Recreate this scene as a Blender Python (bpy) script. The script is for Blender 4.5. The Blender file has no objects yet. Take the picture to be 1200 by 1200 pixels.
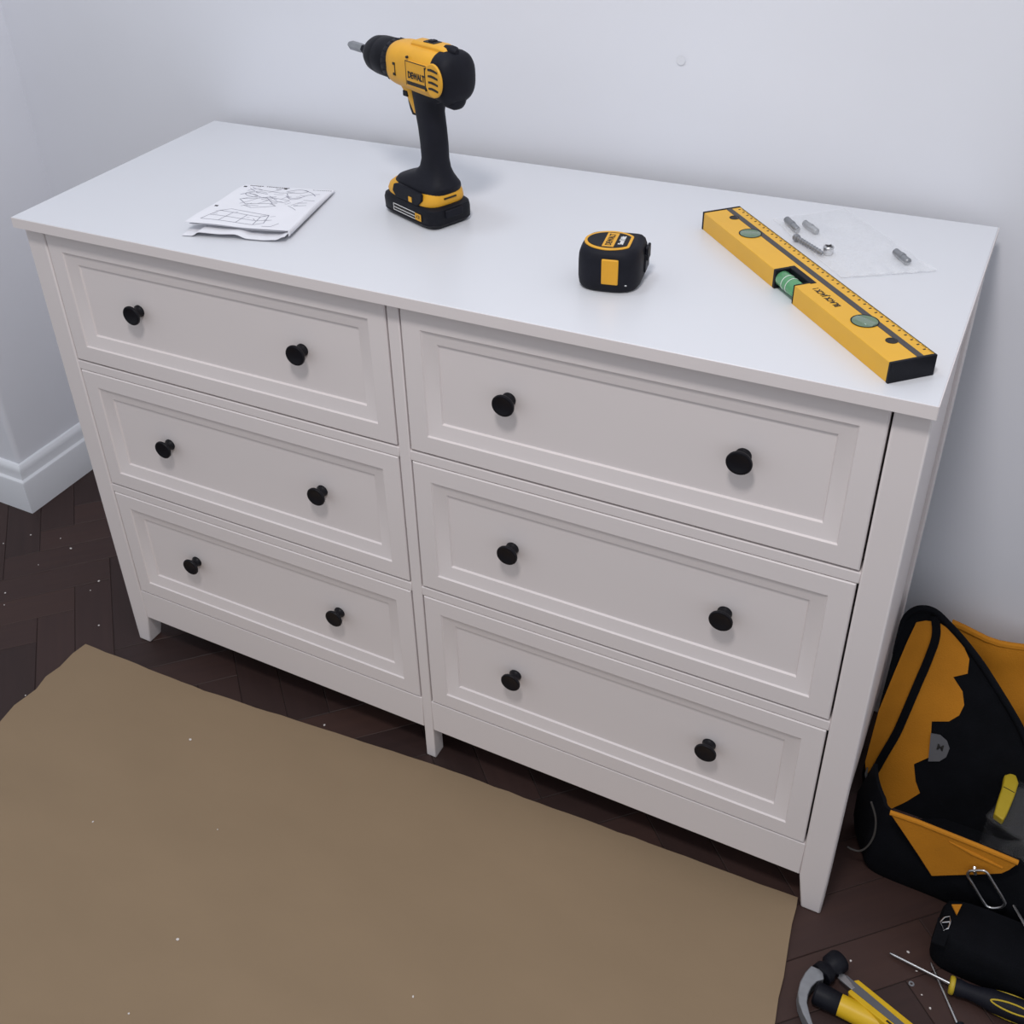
import bpy, bmesh, math, random
from mathutils import Vector, Matrix, noise

random.seed(7)
scene = bpy.context.scene
col = scene.collection
PI = math.pi

# ------------------------------------------------------------------ camera
FPX, PCX, PCY = 1290.8, -77.27, -84.51          # focal length and principal point in pixels of the 1200 x 1200 frame
CAM = Vector((1.2936, -0.9887, 1.4158))
RC = (Matrix.Rotation(0.53898, 3, 'Z') @ Matrix.Rotation(0.98280, 3, 'X') @ Matrix.Rotation(-0.06249, 3, 'Z'))
cd = bpy.data.cameras.new('camera')
cd.sensor_width = 36.0
cd.lens = FPX * 36.0 / 1200.0
cd.shift_x = -PCX / 1200.0
cd.shift_y = PCY / 1200.0
cd.clip_start = 0.02
cam = bpy.data.objects.new('camera', cd)
cam.matrix_world = Matrix.Translation(CAM) @ RC.to_4x4()
col.objects.link(cam)
scene.camera = cam

# ------------------------------------------------------------------ light and exposure
world = bpy.data.worlds.new('world')
scene.world = world
world.use_nodes = True
world.node_tree.nodes['Background'].inputs[0].default_value = (0.89, 0.93, 1.0, 1)
world.node_tree.nodes['Background'].inputs[1].default_value = 0.31


def lamp(name, loc, power, size, colour):
    l = bpy.data.lights.new(name, 'POINT')
    l.energy = power
    l.shadow_soft_size = size
    l.color = colour
    o = bpy.data.objects.new(name, l)
    o.location = loc
    col.objects.link(o)
    return o


lamp('pendant_lamp', (1.05, -0.96, 2.50), 36, 0.15, (1.0, 0.955, 0.935))
lamp('ceiling_lamp', (0.40, -0.02, 2.45), 6.2, 0.12, (0.80, 0.89, 1.0))
vs = scene.view_settings
vs.view_transform = 'Standard'
vs.look = 'None'
vs.gamma = 1.0
vs.use_curve_mapping = False
vs.exposure = 1.02


# ------------------------------------------------------------------ pixel rays
def ray(x, y):
    return RC @ Vector(((x - 600 - PCX) / FPX, -(y - 600 - PCY) / FPX, -1.0))


def at_z(x, y, z=0.0):
    d = ray(x, y)
    return CAM + d * ((z - CAM.z) / d.z)


def at_y(x, y, Y):
    d = ray(x, y)
    return CAM + d * ((Y - CAM.y) / d.y)


def at_plane(x, y, p0, n):
    d = ray(x, y)
    return CAM + d * ((Vector(p0) - CAM).dot(n) / d.dot(n))


# ------------------------------------------------------------------ materials
def mat(name, colour, rough=0.5, metal=0.0, var=0.0, scale=30.0, bump=0.0, bscale=200.0, stretch=None, spec=0.5, coat=0.0, trans=0.0, ior=1.45):
    m = bpy.data.materials.new(name)
    m.use_nodes = True
    nt = m.node_tree
    b = nt.nodes['Principled BSDF']
    b.inputs['Base Color'].default_value = (*colour, 1)
    b.inputs['Roughness'].default_value = rough
    b.inputs['Metallic'].default_value = metal
    b.inputs['Specular IOR Level'].default_value = spec
    b.inputs['Coat Weight'].default_value = coat
    b.inputs['Transmission Weight'].default_value = trans
    b.inputs['IOR'].default_value = ior
    tc = nt.nodes.new('ShaderNodeTexCoord')
    mp = nt.nodes.new('ShaderNodeMapping')
    nt.links.new(tc.outputs['Object'], mp.inputs['Vector'])
    if stretch:
        mp.inputs['Scale'].default_value = stretch
    n = nt.nodes.new('ShaderNodeTexNoise')
    n.inputs['Scale'].default_value = scale
    n.inputs['Detail'].default_value = 5
    nt.links.new(mp.outputs[0], n.inputs['Vector'])
    if var > 0:
        r = nt.nodes.new('ShaderNodeValToRGB')
        r.color_ramp.elements[0].position = 0.3
        r.color_ramp.elements[1].position = 0.7
        r.color_ramp.elements[0].color = (*[max(0, c * (1 - var)) for c in colour], 1)
        r.color_ramp.elements[1].color = (*[min(1, c * (1 + var)) for c in colour], 1)
        nt.links.new(n.outputs['Fac'], r.inputs[0])
        nt.links.new(r.outputs[0], b.inputs['Base Color'])
    if bump > 0:
        n2 = nt.nodes.new('ShaderNodeTexNoise')
        n2.inputs['Scale'].default_value = bscale
        n2.inputs['Detail'].default_value = 4
        nt.links.new(mp.outputs[0], n2.inputs['Vector'])
        bp = nt.nodes.new('ShaderNodeBump')
        bp.inputs['Strength'].default_value = bump
        bp.inputs['Distance'].default_value = 0.002
        nt.links.new(n2.outputs['Fac'], bp.inputs['Height'])
        nt.links.new(bp.outputs[0], b.inputs['Normal'])
    return m


M = {}
M['wall'] = mat('wall_paint', (0.725, 0.735, 0.785), 0.85, var=0.015, scale=4, bump=0.06, bscale=60)
M['skirting'] = mat('skirting_gloss', (0.76, 0.775, 0.815), 0.35, var=0.01, scale=8, bump=0.05, bscale=60)
M['white'] = mat('white_lacquer', (0.755, 0.70, 0.695), 0.55, var=0.01, scale=6, bump=0.03, bscale=120, coat=0.0)
M['white_top'] = mat('white_top_cool_light', (0.665, 0.675, 0.71), 0.33, var=0.008, scale=5, bump=0.015, bscale=160)  # bluish light falling on the chest top is put into this colour
M['inside'] = mat('raw_board', (0.35, 0.30, 0.25), 0.8, var=0.1)
M['knob'] = mat('black_satin', (0.006, 0.006, 0.009), 0.42, spec=0.3, var=0.1, scale=60)
M['yellow'] = mat('yellow_plastic', (0.72, 0.36, 0.022), 0.48, var=0.05, scale=40, bump=0.03, bscale=400)
M['black'] = mat('black_plastic', (0.0065, 0.007, 0.011), 0.5, spec=0.22, var=0.15, scale=50, bump=0.06, bscale=700)
M['rubber'] = mat('black_rubber', (0.0085, 0.009, 0.0145), 0.6, spec=0.22, var=0.15, scale=50, bump=0.1, bscale=900)
M['dark_ink'] = mat('dark_ink', (0.015, 0.013, 0.012), 0.6, var=0.1)
M['grey_ink'] = mat('grey_ink', (0.22, 0.22, 0.27), 0.7, var=0.1)
M['white_ink'] = mat('white_ink', (0.75, 0.75, 0.75), 0.6, var=0.03)
M['steel'] = mat('steel', (0.62, 0.62, 0.63), 0.32, 1.0, var=0.06, scale=80)
M['steel_dull'] = mat('dull_steel', (0.30, 0.31, 0.33), 0.5, 0.7, var=0.1, scale=80)
M['level_yellow'] = mat('yellow_enamel', (0.74, 0.40, 0.025), 0.36, var=0.03, scale=20)
M['level_grey'] = mat('grey_stripe', (0.055, 0.050, 0.052), 0.5, var=0.08)
M['vial'] = mat('green_vial', (0.22, 0.62, 0.30), 0.08, trans=0.55, var=0.06, scale=60)
M['vial_pale'] = mat('pale_green_vial', (0.42, 0.58, 0.44), 0.06, trans=0.6, var=0.06, scale=60)
M['vial_hole'] = mat('vial_recess', (0.13, 0.20, 0.13), 0.5, var=0.1)
M['paper'] = mat('paper', (0.76, 0.76, 0.80), 0.8, var=0.015, scale=30, bump=0.05, bscale=120)
M['card'] = mat('cardboard', (0.275, 0.198, 0.125), 0.9, var=0.035, scale=5, bump=0.05, bscale=140, stretch=(1, 2, 1), spec=0.2)
M['card_edge'] = mat('cardboard_edge', (0.30, 0.215, 0.13), 0.9, var=0.12, scale=200, spec=0.2)
M['subfloor'] = mat('floor_joint', (0.022, 0.013, 0.012), 0.8, var=0.2)
M['orange'] = mat('orange_canvas', (0.52, 0.20, 0.012), 0.8, var=0.07, scale=18, bump=0.35, bscale=500, spec=0.3)
M['bag_black'] = mat('black_canvas', (0.0045, 0.005, 0.007), 0.85, var=0.2, scale=30, bump=0.35, bscale=500, spec=0.12)
M['tag_grey'] = mat('grey_tag', (0.11, 0.11, 0.12), 0.8, var=0.06)
M['clasp'] = mat('dull_yellow_plastic', (0.50, 0.36, 0.02), 0.5, var=0.05)
M['tool_yellow'] = mat('tool_yellow', (0.68, 0.42, 0.012), 0.42, var=0.05, scale=30)
M['cable'] = mat('grey_cable', (0.07, 0.065, 0.06), 0.6, var=0.08)
M['chip'] = mat('white_chip', (0.70, 0.66, 0.64), 0.9, var=0.1)
M['filler'] = mat('wall_filler', (0.70, 0.71, 0.75), 0.9, var=0.03)


def wood_material():
    m = bpy.data.materials.new('parquet_wood')
    m.use_nodes = True
    nt = m.node_tree
    b = nt.nodes['Principled BSDF']
    tc = nt.nodes.new('ShaderNodeTexCoord')
    oi = nt.nodes.new('ShaderNodeObjectInfo')
    ge = nt.nodes.new('ShaderNodeNewGeometry')
    add = nt.nodes.new('ShaderNodeMath')
    add.operation = 'ADD'
    nt.links.new(oi.outputs['Random'], add.inputs[0])
    nt.links.new(ge.outputs['Random Per Island'], add.inputs[1])
    fr = nt.nodes.new('ShaderNodeMath')
    fr.operation = 'FRACT'
    nt.links.new(add.outputs[0], fr.inputs[0])
    mp = nt.nodes.new('ShaderNodeMapping')
    mp.inputs['Scale'].default_value = (3, 40, 40)
    nt.links.new(tc.outputs['Object'], mp.inputs['Vector'])
    n = nt.nodes.new('ShaderNodeTexNoise')
    n.noise_dimensions = '4D'
    n.inputs['Scale'].default_value = 2.2
    n.inputs['Detail'].default_value = 6
    w = nt.nodes.new('ShaderNodeMath')
    w.operation = 'MULTIPLY'
    w.inputs[1].default_value = 37.0
    nt.links.new(fr.outputs[0], w.inputs[0])
    nt.links.new(w.outputs[0], n.inputs['W'])
    nt.links.new(mp.outputs[0], n.inputs['Vector'])
    mix = nt.nodes.new('ShaderNodeMath')
    mix.operation = 'MULTIPLY_ADD'
    mix.inputs[1].default_value = 0.55
    nt.links.new(fr.outputs[0], mix.inputs[0])
    half = nt.nodes.new('ShaderNodeMath')
    half.operation = 'MULTIPLY'
    half.inputs[1].default_value = 0.45
    nt.links.new(n.outputs['Fac'], half.inputs[0])
    nt.links.new(half.outputs[0], mix.inputs[2])
    r = nt.nodes.new('ShaderNodeValToRGB')
    e = r.color_ramp.elements
    e[0].position, e[0].color = 0.15, (0.027, 0.0145, 0.0135, 1)
    e[1].position, e[1].color = 0.9, (0.060, 0.030, 0.024, 1)
    k = e.new(0.55)
    k.color = (0.043, 0.0225, 0.020, 1)
    nt.links.new(mix.outputs[0], r.inputs[0])
    nt.links.new(r.outputs[0], b.inputs['Base Color'])
    b.inputs['Roughness'].default_value = 0.55
    b.inputs['Specular IOR Level'].default_value = 0.35
    bp = nt.nodes.new('ShaderNodeBump')
    bp.inputs['Strength'].default_value = 0.15
    bp.inputs['Distance'].default_value = 0.001
    nt.links.new(n.outputs['Fac'], bp.inputs['Height'])
    nt.links.new(bp.outputs[0], b.inputs['Normal'])
    return m


M['wood'] = wood_material()


def film_material(name='clear_film', lo=0.12, hi=0.32):
    m = bpy.data.materials.new(name)
    m.use_nodes = True
    nt = m.node_tree
    b = nt.nodes['Principled BSDF']
    b.inputs['Base Color'].default_value = (0.93, 0.94, 0.96, 1)
    b.inputs['Roughness'].default_value = 0.18
    t = nt.nodes.new('ShaderNodeBsdfTransparent')
    mx = nt.nodes.new('ShaderNodeMixShader')
    n = nt.nodes.new('ShaderNodeTexNoise')
    n.inputs['Scale'].default_value = 25
    mr = nt.nodes.new('ShaderNodeMapRange')
    mr.inputs['To Min'].default_value = lo
    mr.inputs['To Max'].default_value = hi
    nt.links.new(n.outputs['Fac'], mr.inputs['Value'])
    nt.links.new(mr.outputs[0], mx.inputs[0])
    nt.links.new(t.outputs[0], mx.inputs[1])
    nt.links.new(b.outputs[0], mx.inputs[2])
    nt.links.new(mx.outputs[0], nt.nodes['Material Output'].inputs['Surface'])
    return m


M['film'] = film_material()
M['clear'] = film_material('clear_plastic', 0.008, 0.035)


# ------------------------------------------------------------------ mesh helpers
def obj(name, bm, m, parent=None, smooth=True, angle=40, bevel=0.0):
    me = bpy.data.meshes.new(name)
    bmesh.ops.recalc_face_normals(bm, faces=bm.faces)
    bm.to_mesh(me)
    bm.free()
    me.materials.append(M[m])
    if smooth:
        for p in me.polygons:
            p.use_smooth = True
        me.set_sharp_from_angle(angle=math.radians(angle))
    o = bpy.data.objects.new(name, me)
    col.objects.link(o)
    if parent is not None:
        o.parent = parent
    if bevel:
        md = o.modifiers.new('bevel', 'BEVEL')
        md.width = bevel
        md.segments = 2
        md.limit_method = 'ANGLE'
    return o


def thing(name, label, cat, loc=(0, 0, 0), rotz=0.0, group=None):
    o = bpy.data.objects.new(name, None)
    o.empty_display_size = 0.05
    o.location = loc
    o.rotation_euler = (0, 0, rotz)
    col.objects.link(o)
    return tag(o, label, cat, group)


def tag(o, label, cat, group=None):
    o['label'] = label
    o['category'] = cat
    if group:
        o['group'] = group
    return o


def struct(o):
    o['kind'] = 'structure'
    return o


def box(bm, x0, x1, y0, y1, z0, z1, mtx=None):
    v = [bm.verts.new((x, y, z)) for z in (z0, z1) for y in (y0, y1) for x in (x0, x1)]
    for f in ((0, 1, 3, 2), (4, 6, 7, 5), (0, 4, 5, 1), (2, 3, 7, 6), (0, 2, 6, 4), (1, 5, 7, 3)):
        bm.faces.new([v[i] for i in f])
    if mtx is not None:
        for q in v:
            q.co = mtx @ q.co
    return v


def boxo(name, x0, x1, y0, y1, z0, z1, m, parent=None, bevel=0.0015, mtx=None):
    bm = bmesh.new()
    box(bm, x0, x1, y0, y1, z0, z1, mtx)
    return obj(name, bm, m, parent, bevel=bevel)


def loft(bm, rings, cap0=True, cap1=True, closed=True):
    rv = [[bm.verts.new(p) for p in r] for r in rings]
    n = len(rv[0])
    for a, b in zip(rv[:-1], rv[1:]):
        for i in range(n if closed else n - 1):
            j = (i + 1) % n
            bm.faces.new((a[i], a[j], b[j], b[i]))
    if cap0:
        bm.faces.new(rv[0][::-1])
    if cap1:
        bm.faces.new(rv[-1])
    return rv


def lathe(bm, profile, axis='Z', seg=28, org=(0, 0, 0)):
    """profile: list of (distance along axis, radius)"""
    rings = []
    for t, r in profile:
        ring = []
        for i in range(seg):
            a = 2 * PI * i / seg
            c, s = r * math.cos(a), r * math.sin(a)
            p = {'Z': (c, s, t), 'X': (t, c, s), 'Y': (c, t, s)}[axis]
            ring.append(Vector(p) + Vector(org))
        rings.append(ring)
    return loft(bm, rings)


def frame_from(d):
    d = Vector(d).normalized()
    up = Vector((0, 0, 1)) if abs(d.z) < 0.95 else Vector((1, 0, 0))
    s = d.cross(up).normalized()
    return s, s.cross(d).normalized(), d


def tube(bm, pts, r, seg=10, closed=False):
    pts = [Vector(p) for p in pts]
    n = len(pts)
    rings = []
    prev = None
    for i, p in enumerate(pts):
        if closed:
            d = pts[(i + 1) % n] - pts[i - 1]
        else:
            d = pts[min(i + 1, n - 1)] - pts[max(i - 1, 0)]
        d.normalize()
        if prev is None:
            s, u, _ = frame_from(d)
        else:
            s = (prev - d * prev.dot(d)).normalized()
            u = s.cross(d).normalized()
        prev = s
        rr = r[i] if isinstance(r, (list, tuple)) else r
        rings.append([p + (s * math.cos(2 * PI * k / seg) + u * math.sin(2 * PI * k / seg)) * rr for k in range(seg)])
    if closed:
        rv = [[bm.verts.new(q) for q in g] for g in rings]
        for i in range(n):
            a, b = rv[i], rv[(i + 1) % n]
            for k in range(seg):
                bm.faces.new((a[k], a[(k + 1) % seg], b[(k + 1) % seg], b[k]))
    else:
        loft(bm, rings)


def prism(bm, outline, thick):
    """outline: list of 3-D points (one face), thick: extrusion vector"""
    t = Vector(thick)
    a = [bm.verts.new(Vector(p)) for p in outline]
    b = [bm.verts.new(Vector(p) + t) for p in outline]
    bm.faces.new(a)
    bm.faces.new(b[::-1])
    n = len(a)
    for i in range(n):
        j = (i + 1) % n
        bm.faces.new((a[i], b[i], b[j], a[j]))


def superellipse(cx, cy, a, b, z, e=4.0, seg=32):
    r = []
    for i in range(seg):
        t = 2 * PI * i / seg
        c, s = math.cos(t), math.sin(t)
        r.append((cx + a * math.copysign(abs(c) ** (2 / e), c), cy + b * math.copysign(abs(s) ** (2 / e), s), z))
    return r


def catmull(pts, n=8, closed=False):
    P = [Vector(p) for p in pts]
    out = []
    N = len(P)
    last = N if closed else N - 1
    for i in range(last):
        if closed:
            p0, p1, p2, p3 = P[i - 1], P[i], P[(i + 1) % N], P[(i + 2) % N]
        else:
            p0, p1, p2, p3 = P[max(i - 1, 0)], P[i], P[i + 1], P[min(i + 2, N - 1)]
        for k in range(n):
            t = k / n
            out.append(0.5 * ((2 * p1) + (p2 - p0) * t + (2 * p0 - 5 * p1 + 4 * p2 - p3) * t * t + (3 * p1 - p0 - 3 * p2 + p3) * t ** 3))
    if not closed:
        out.append(P[-1])
    return out


def text(name, s, size, mtx, m, parent, depth=0.0003, squeeze=1.0, bold=0.0):
    c = bpy.data.curves.new(name, 'FONT')
    c.body = s
    c.size = size
    c.align_x = 'CENTER'
    c.align_y = 'CENTER'
    c.extrude = depth
    c.offset = bold
    c.resolution_u = 3
    tmp = bpy.data.objects.new('tmp_text', c)
    col.objects.link(tmp)
    bpy.context.view_layer.update()
    dg = bpy.context.evaluated_depsgraph_get()
    me = bpy.data.meshes.new_from_object(tmp.evaluated_get(dg))
    bpy.data.objects.remove(tmp)
    bpy.data.curves.remove(c)
    me.name = name
    me.transform(mtx @ Matrix.Diagonal((squeeze, 1, 1, 1)))
    me.materials.clear()
    me.materials.append(M[m])
    o = bpy.data.objects.new(name, me)
    col.objects.link(o)
    o.parent = parent
    return o


def basis(org, ex, ey):
    ex = Vector(ex).normalized()
    ey = Vector(ey).normalized()
    ez = ex.cross(ey).normalized()
    m = Matrix((ex, ey, ez)).transposed().to_4x4()
    return Matrix.Translation(Vector(org)) @ m


# ------------------------------------------------------------------ the room
WALL_Y = 0.489
LW_X, LW_Y = -0.497, 0.225            # outer corner of the projecting wall at the left

bm = bmesh.new()
box(bm, LW_X - 0.02, 3.4, WALL_Y, WALL_Y + 0.12, 0, 2.7)
wall_back = struct(obj('wall_back', bm, 'wall'))

bm = bmesh.new()
ring = []
rad = 0.012
outline = [(-2.4, WALL_Y + 0.12), (-2.4, LW_Y)]
for k in range(7):
    a = -PI / 2 + (PI / 2) * k / 6
    outline.append((LW_X - rad + rad * math.cos(a), LW_Y + rad + rad * math.sin(a)))
outline.append((LW_X, WALL_Y + 0.12))
prism(bm, [(x, y, 0) for x, y in outline], (0, 0, 2.7))
struct(obj('wall_left', bm, 'wall'))

bm = bmesh.new()
lathe(bm, [(-0.0012, 0.0062), (-0.0014, 0.0052), (-0.0008, 0.003), (0.001, 0.0029), (0.001, 0.0062)], 'Y', 18, (0.817, WALL_Y, 0.999))
obj('filled_screw_hole', bm, 'filler', wall_back)

SK = [(0.0, 0.0), (0.018, 0.0), (0.018, 0.074), (0.0165, 0.079), (0.0118, 0.083), (0.0108, 0.088), (0.0108, 0.100),
      (0.0100, 0.106), (0.0075, 0.111), (0.0045, 0.1145), (0.0, 0.116)]


def skirting(name, p0, p1, nrm, m0=0.0, m1=0.0):
    """p0->p1 along wall, nrm outward; m0/m1 = +1 outward mitre, -1 inward mitre"""
    p0, p1, nrm = Vector(p0), Vector(p1), Vector(nrm)
    d = (p1 - p0).normalized()
    bm = bmesh.new()
    rings = []
    for p, s in ((p0, -m0), (p1, m1)):
        rings.append([p + nrm * t + d * (s * t) + Vector((0, 0, z)) for t, z in SK])
    loft(bm, rings)
    return struct(obj(name, bm, 'skirting', angle=25))


skirting('baseboard_back', (LW_X, WALL_Y, 0), (3.4, WALL_Y, 0), (0, -1, 0), -1, 0)
skirting('baseboard_left', (LW_X, LW_Y, 0), (LW_X, WALL_Y, 0), (1, 0, 0), 1, -1)
skirting('baseboard_return', (-2.4, LW_Y, 0), (LW_X, LW_Y, 0), (0, -1, 0), 0, 1)

bm = bmesh.new()
box(bm, -2.4, 3.4, -2.6, 0.62, -0.03, -0.0015)
floor = struct(obj('floor', bm, 'subfloor'))

# herringbone parquet blocks
BW, BL = 0.07, 0.28
c45 = math.sqrt(0.5)


def block_mesh():
    bm = bmesh.new()
    box(bm, -BL / 2 + 0.0004, BL / 2 - 0.0004, -BW / 2 + 0.0004, BW / 2 - 0.0004, -0.012, 0)
    bmesh.ops.bevel(bm, geom=[e for e in bm.edges if all(v.co.z > -0.001 for v in e.verts)], offset=0.0008, segments=1, affect='EDGES')
    me = bpy.data.meshes.new('parquet_block')
    bmesh.ops.recalc_face_normals(bm, faces=bm.faces)
    bm.to_mesh(me)
    bm.free()
    me.materials.append(M['wood'])
    return me


blk = block_mesh()


def project(P):
    q = RC.transposed() @ (Vector(P) - CAM)
    if q.z >= -0.01:
        return (-9999, -9999)
    return (600 + PCX + FPX * q.x / -q.z, 600 + PCY - FPX * q.y / -q.z)


near, rest = [], []
for i in range(-70, 71):
    for j in range(-14, 15):
        for kind in (0, 1):
            u = i * BW + j * BL + (BL / 2 if kind == 0 else BL + BW / 2)
            v = i * BW - j * BL + (BW / 2 if kind == 0 else BW - BL / 2)
            X = (u - v) * c45 + 0.03
            Y = (u + v) * c45 + 0.02
            if not (-2.2 < X < 3.2 and -2.4 < Y < 0.60):
                continue
            if X < LW_X and Y > LW_Y + 0.1:
                continue
            ang = PI / 4 + (PI / 2 if kind else 0)
            px, py = project((X, Y, 0))
            under_card = (0.08 < X < 1.05) and Y < -0.20
            behind = (0.15 < X < 1.12) and Y > 0.22
            if -90 < px < 1290 and 300 < py < 1290 and not under_card and not behind:
                near.append((X, Y, ang))
            else:
                rest.append((X, Y, ang))
near.sort(key=lambda t: (t[0] - 0.6) ** 2 + t[1] ** 2)
rest += near[290:]
near = near[:290]
for X, Y, ang in near:
    o = bpy.data.objects.new('parquet_block', blk)
    o.location = (X, Y, random.uniform(-0.0005, 0.0))
    o.rotation_euler = (random.uniform(-.002, .002), random.uniform(-.0012, .0012), ang)
    col.objects.link(o)
    o.parent = floor
bm = bmesh.new()
for X, Y, ang in rest:
    box(bm, -BL / 2 + 0.0004, BL / 2 - 0.0004, -BW / 2 + 0.0004, BW / 2 - 0.0004, -0.012, -0.0003,
        Matrix.Translation((X, Y, 0)) @ Matrix.Rotation(ang, 4, 'Z'))
o = obj('parquet_field', bm, 'wood', floor, smooth=False)
o['kind'] = 'stuff'

# ------------------------------------------------------------------ chest of drawers
W, D, H, T = 1.2489, 0.4609, 0.8378, 0.0159
FR = 0.0149
IN = 0.0027
chest = thing('chest_of_drawers', 'white six-drawer wooden chest with black knobs standing against the wall', 'dresser', (W / 2, D / 2, 0))
OX, OY = -W / 2, -D / 2


def cbox(name, x0, x1, y0, y1, z0, z1, m='white', bevel=0.0012, parent=None):
    return boxo(name, x0 + OX, x1 + OX, y0 + OY, y1 + OY, z0, z1, m, parent or chest, bevel)


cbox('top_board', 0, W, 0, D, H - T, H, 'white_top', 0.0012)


cbox('warm_light_edge', 0, W, -0.0006, 0.0004, H - T + 0.0002, H - 0.0008, 'white', 0)  # added strips: the warmer light on the board's edges, put into their colour
cbox('warm_light_edge', W - 0.0004, W + 0.0006, 0, D, H - T + 0.0002, H - 0.0008, 'white', 0)


def leg(x0, x1, y0, y1, inner, front):
    """square leg; tapers on the inner side below the rail"""
    bm = bmesh.new()
    tp = 0.010
    rings = []
    for z, t in ((0, tp), (0.067, 0.0), (H - T, 0.0)):
        a0, a1 = x0, x1
        b0, b1 = y0, y1
        if inner > 0:
            a1 -= t
        elif inner < 0:
            a0 += t
        if front:
            b1 -= t
        else:
            b0 += t
        rings.append([(a0 + OX, b0 + OY, z), (a1 + OX, b0 + OY, z), (a1 + OX, b1 + OY, z), (a0 + OX, b1 + OY, z)])
    loft(bm, rings)
    return obj('leg', bm, 'white', chest, bevel=0.0022)


PW = 0.0365
leg(IN, IN + PW, FR, FR + 0.040, 1, True)
leg(W - IN - PW, W - IN, FR, FR + 0.040, -1, True)
leg(IN, IN + PW, D - 0.050, D - 0.010, 1, False)
leg(W - IN - PW, W - IN, D - 0.050, D - 0.010, -1, False)
cbox('middle_leg', 0.6195, 0.6365, FR + 0.001, FR + 0.026, 0, H - T)
cbox('side_panel', IN + 0.006, IN + 0.020, FR + 0.040, D - 0.050, 0.067, H - T)
cbox('side_panel', W - IN - 0.020, W - IN - 0.006, FR + 0.040, D - 0.050, 0.067, H - T)
cbox('back_panel', IN + PW, W - IN - PW, D - 0.016, D - 0.012, 0.067, H - T, 'inside')
cbox('bottom_panel', IN + 0.02, W - IN - 0.02, FR + 0.042, D - 0.017, 0.100, 0.108, 'inside')
LX0, LX1, RX0, RX1 = 0.0417, 0.6172, 0.6390, 1.2072
ZR = [(0.6062, 0.8150), (0.3698, 0.5868), (0.1328, 0.3503)]
for x0, x1 in ((IN + PW, 0.6195), (0.6365, W - IN - PW)):
    cbox('rail', x0, x1, FR + 0.0006, FR + 0.026, 0.5878, 0.6032)
    cbox('rail', x0, x1, FR + 0.0006, FR + 0.026, 0.3513, 0.3668)
    cbox('bottom_rail', x0, x1, FR + 0.0006, FR + 0.020, 0.0665, 0.1305)
    cbox('rail', x0, x1, FR + 0.004, FR + 0.026, 0.8165, H - T)

PROFILE = [(0.0, 0.019), (0.0, 0.0014), (0.0014, 0.0), (0.0265, 0.0), (0.0282, 0.0022), (0.0298, 0.0026), (0.0445, 0.0062),
           (0.0460, 0.0066), (0.0476, 0.0092), (0.0490, 0.0092)]


def knob_mesh():
    bm = bmesh.new()
    lathe(bm, [(0.0, 0.0092), (-0.0018, 0.0092), (-0.0030, 0.0084), (-0.0060, 0.0074), (-0.0090, 0.0076), (-0.0115, 0.0098), (-0.0138, 0.0132),
               (-0.0152, 0.0146), (-0.0172, 0.0149), (-0.0186, 0.0142), (-0.0190, 0.0122), (-0.0184, 0.0108)], 'Y', 32)
    me = bpy.data.meshes.new('knob')
    bmesh.ops.recalc_face_normals(bm, faces=bm.faces)
    bm.to_mesh(me)
    bm.free()
    for p in me.polygons:
        p.use_smooth = True
    me.set_sharp_from_angle(angle=math.radians(50))
    me.materials.append(M['knob'])
    return me


kmesh = knob_mesh()
KZ = [0.7140, 0.4820, 0.2460]
for (x0, x1, ks) in ((LX0, LX1, (0.1885, 0.4750)), (RX0, RX1, (0.7800, 1.0665))):
    for (z0, z1), kz in zip(ZR, KZ):
        cx, cz = (x0 + x1) / 2, (z0 + z1) / 2
        bm = bmesh.new()
        rings = []
        for ins, dep in PROFILE:
            a, b = (x1 - x0) / 2 - ins, (z1 - z0) / 2 - ins
            rings.append([(-a, dep, -b), (a, dep, -b), (a, dep, b), (-a, dep, b)])
        loft(bm, rings)
        d = obj('drawer', bm, 'white', chest, angle=22)
        d.location = (cx + OX, FR + OY, cz)
        for kx in ks:
            k = bpy.data.objects.new('knob', kmesh)
            k.location = (kx - cx, 0.0092, kz - cz)
            col.objects.link(k)
            k.parent = d
            k['label'] = 'black flared knob'

# ------------------------------------------------------------------ cardboard on the floor
card_pts = [(-0.074, -0.046), (0.203, -0.040), (0.646, -0.001), (1.0, 0.014), (1.2135, 0.0235), (1.2155, 0.008), (1.2165, -0.02), (1.2200, -0.051), (1.2262, -0.10), (1.232, -0.163),
            (1.244, -0.30), (1.26, -0.55), (1.27, -0.80), (0.6, -0.86), (-0.08, -0.90), (-0.078, -0.55), (-0.0705, -0.26), (-0.0785, -0.215), (-0.072, -0.17), (-0.0795, -0.14), (-0.0745, -0.11), (-0.078, -0.075)]
cpts = []
for i in range(len(card_pts)):
    a, b = Vector(card_pts[i]), Vector(card_pts[(i + 1) % len(card_pts)])
    n = max(1, int((b - a).length / 0.025))
    for k in range(n):
        p = a.lerp(b, k / n)
        j = 0.0016 if k else 0.0
        cpts.append((p.x + random.uniform(-j, j), p.y + random.uniform(-j, j) * 0.6))
card = thing('cardboard_sheet', 'flat brown cardboard sheet spread on the floor before the chest', 'cardboard', (0.58, -0.42, 0))
bm = bmesh.new()
off = Vector((0.58, -0.42, 0))
prism(bm, [Vector((x, y, 0.0042)) - off for x, y in cpts], (0, 0, 0.0012))
obj('liner', bm, 'card', card, smooth=False)
bm = bmesh.new()
prism(bm, [Vector((x * 0.9985 + 0.0009, y * 0.9985 - 0.001, 0.0)) - off for x, y in cpts], (0, 0, 0.0042))
obj('corrugated_core', bm, 'card_edge', card, smooth=False)

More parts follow.
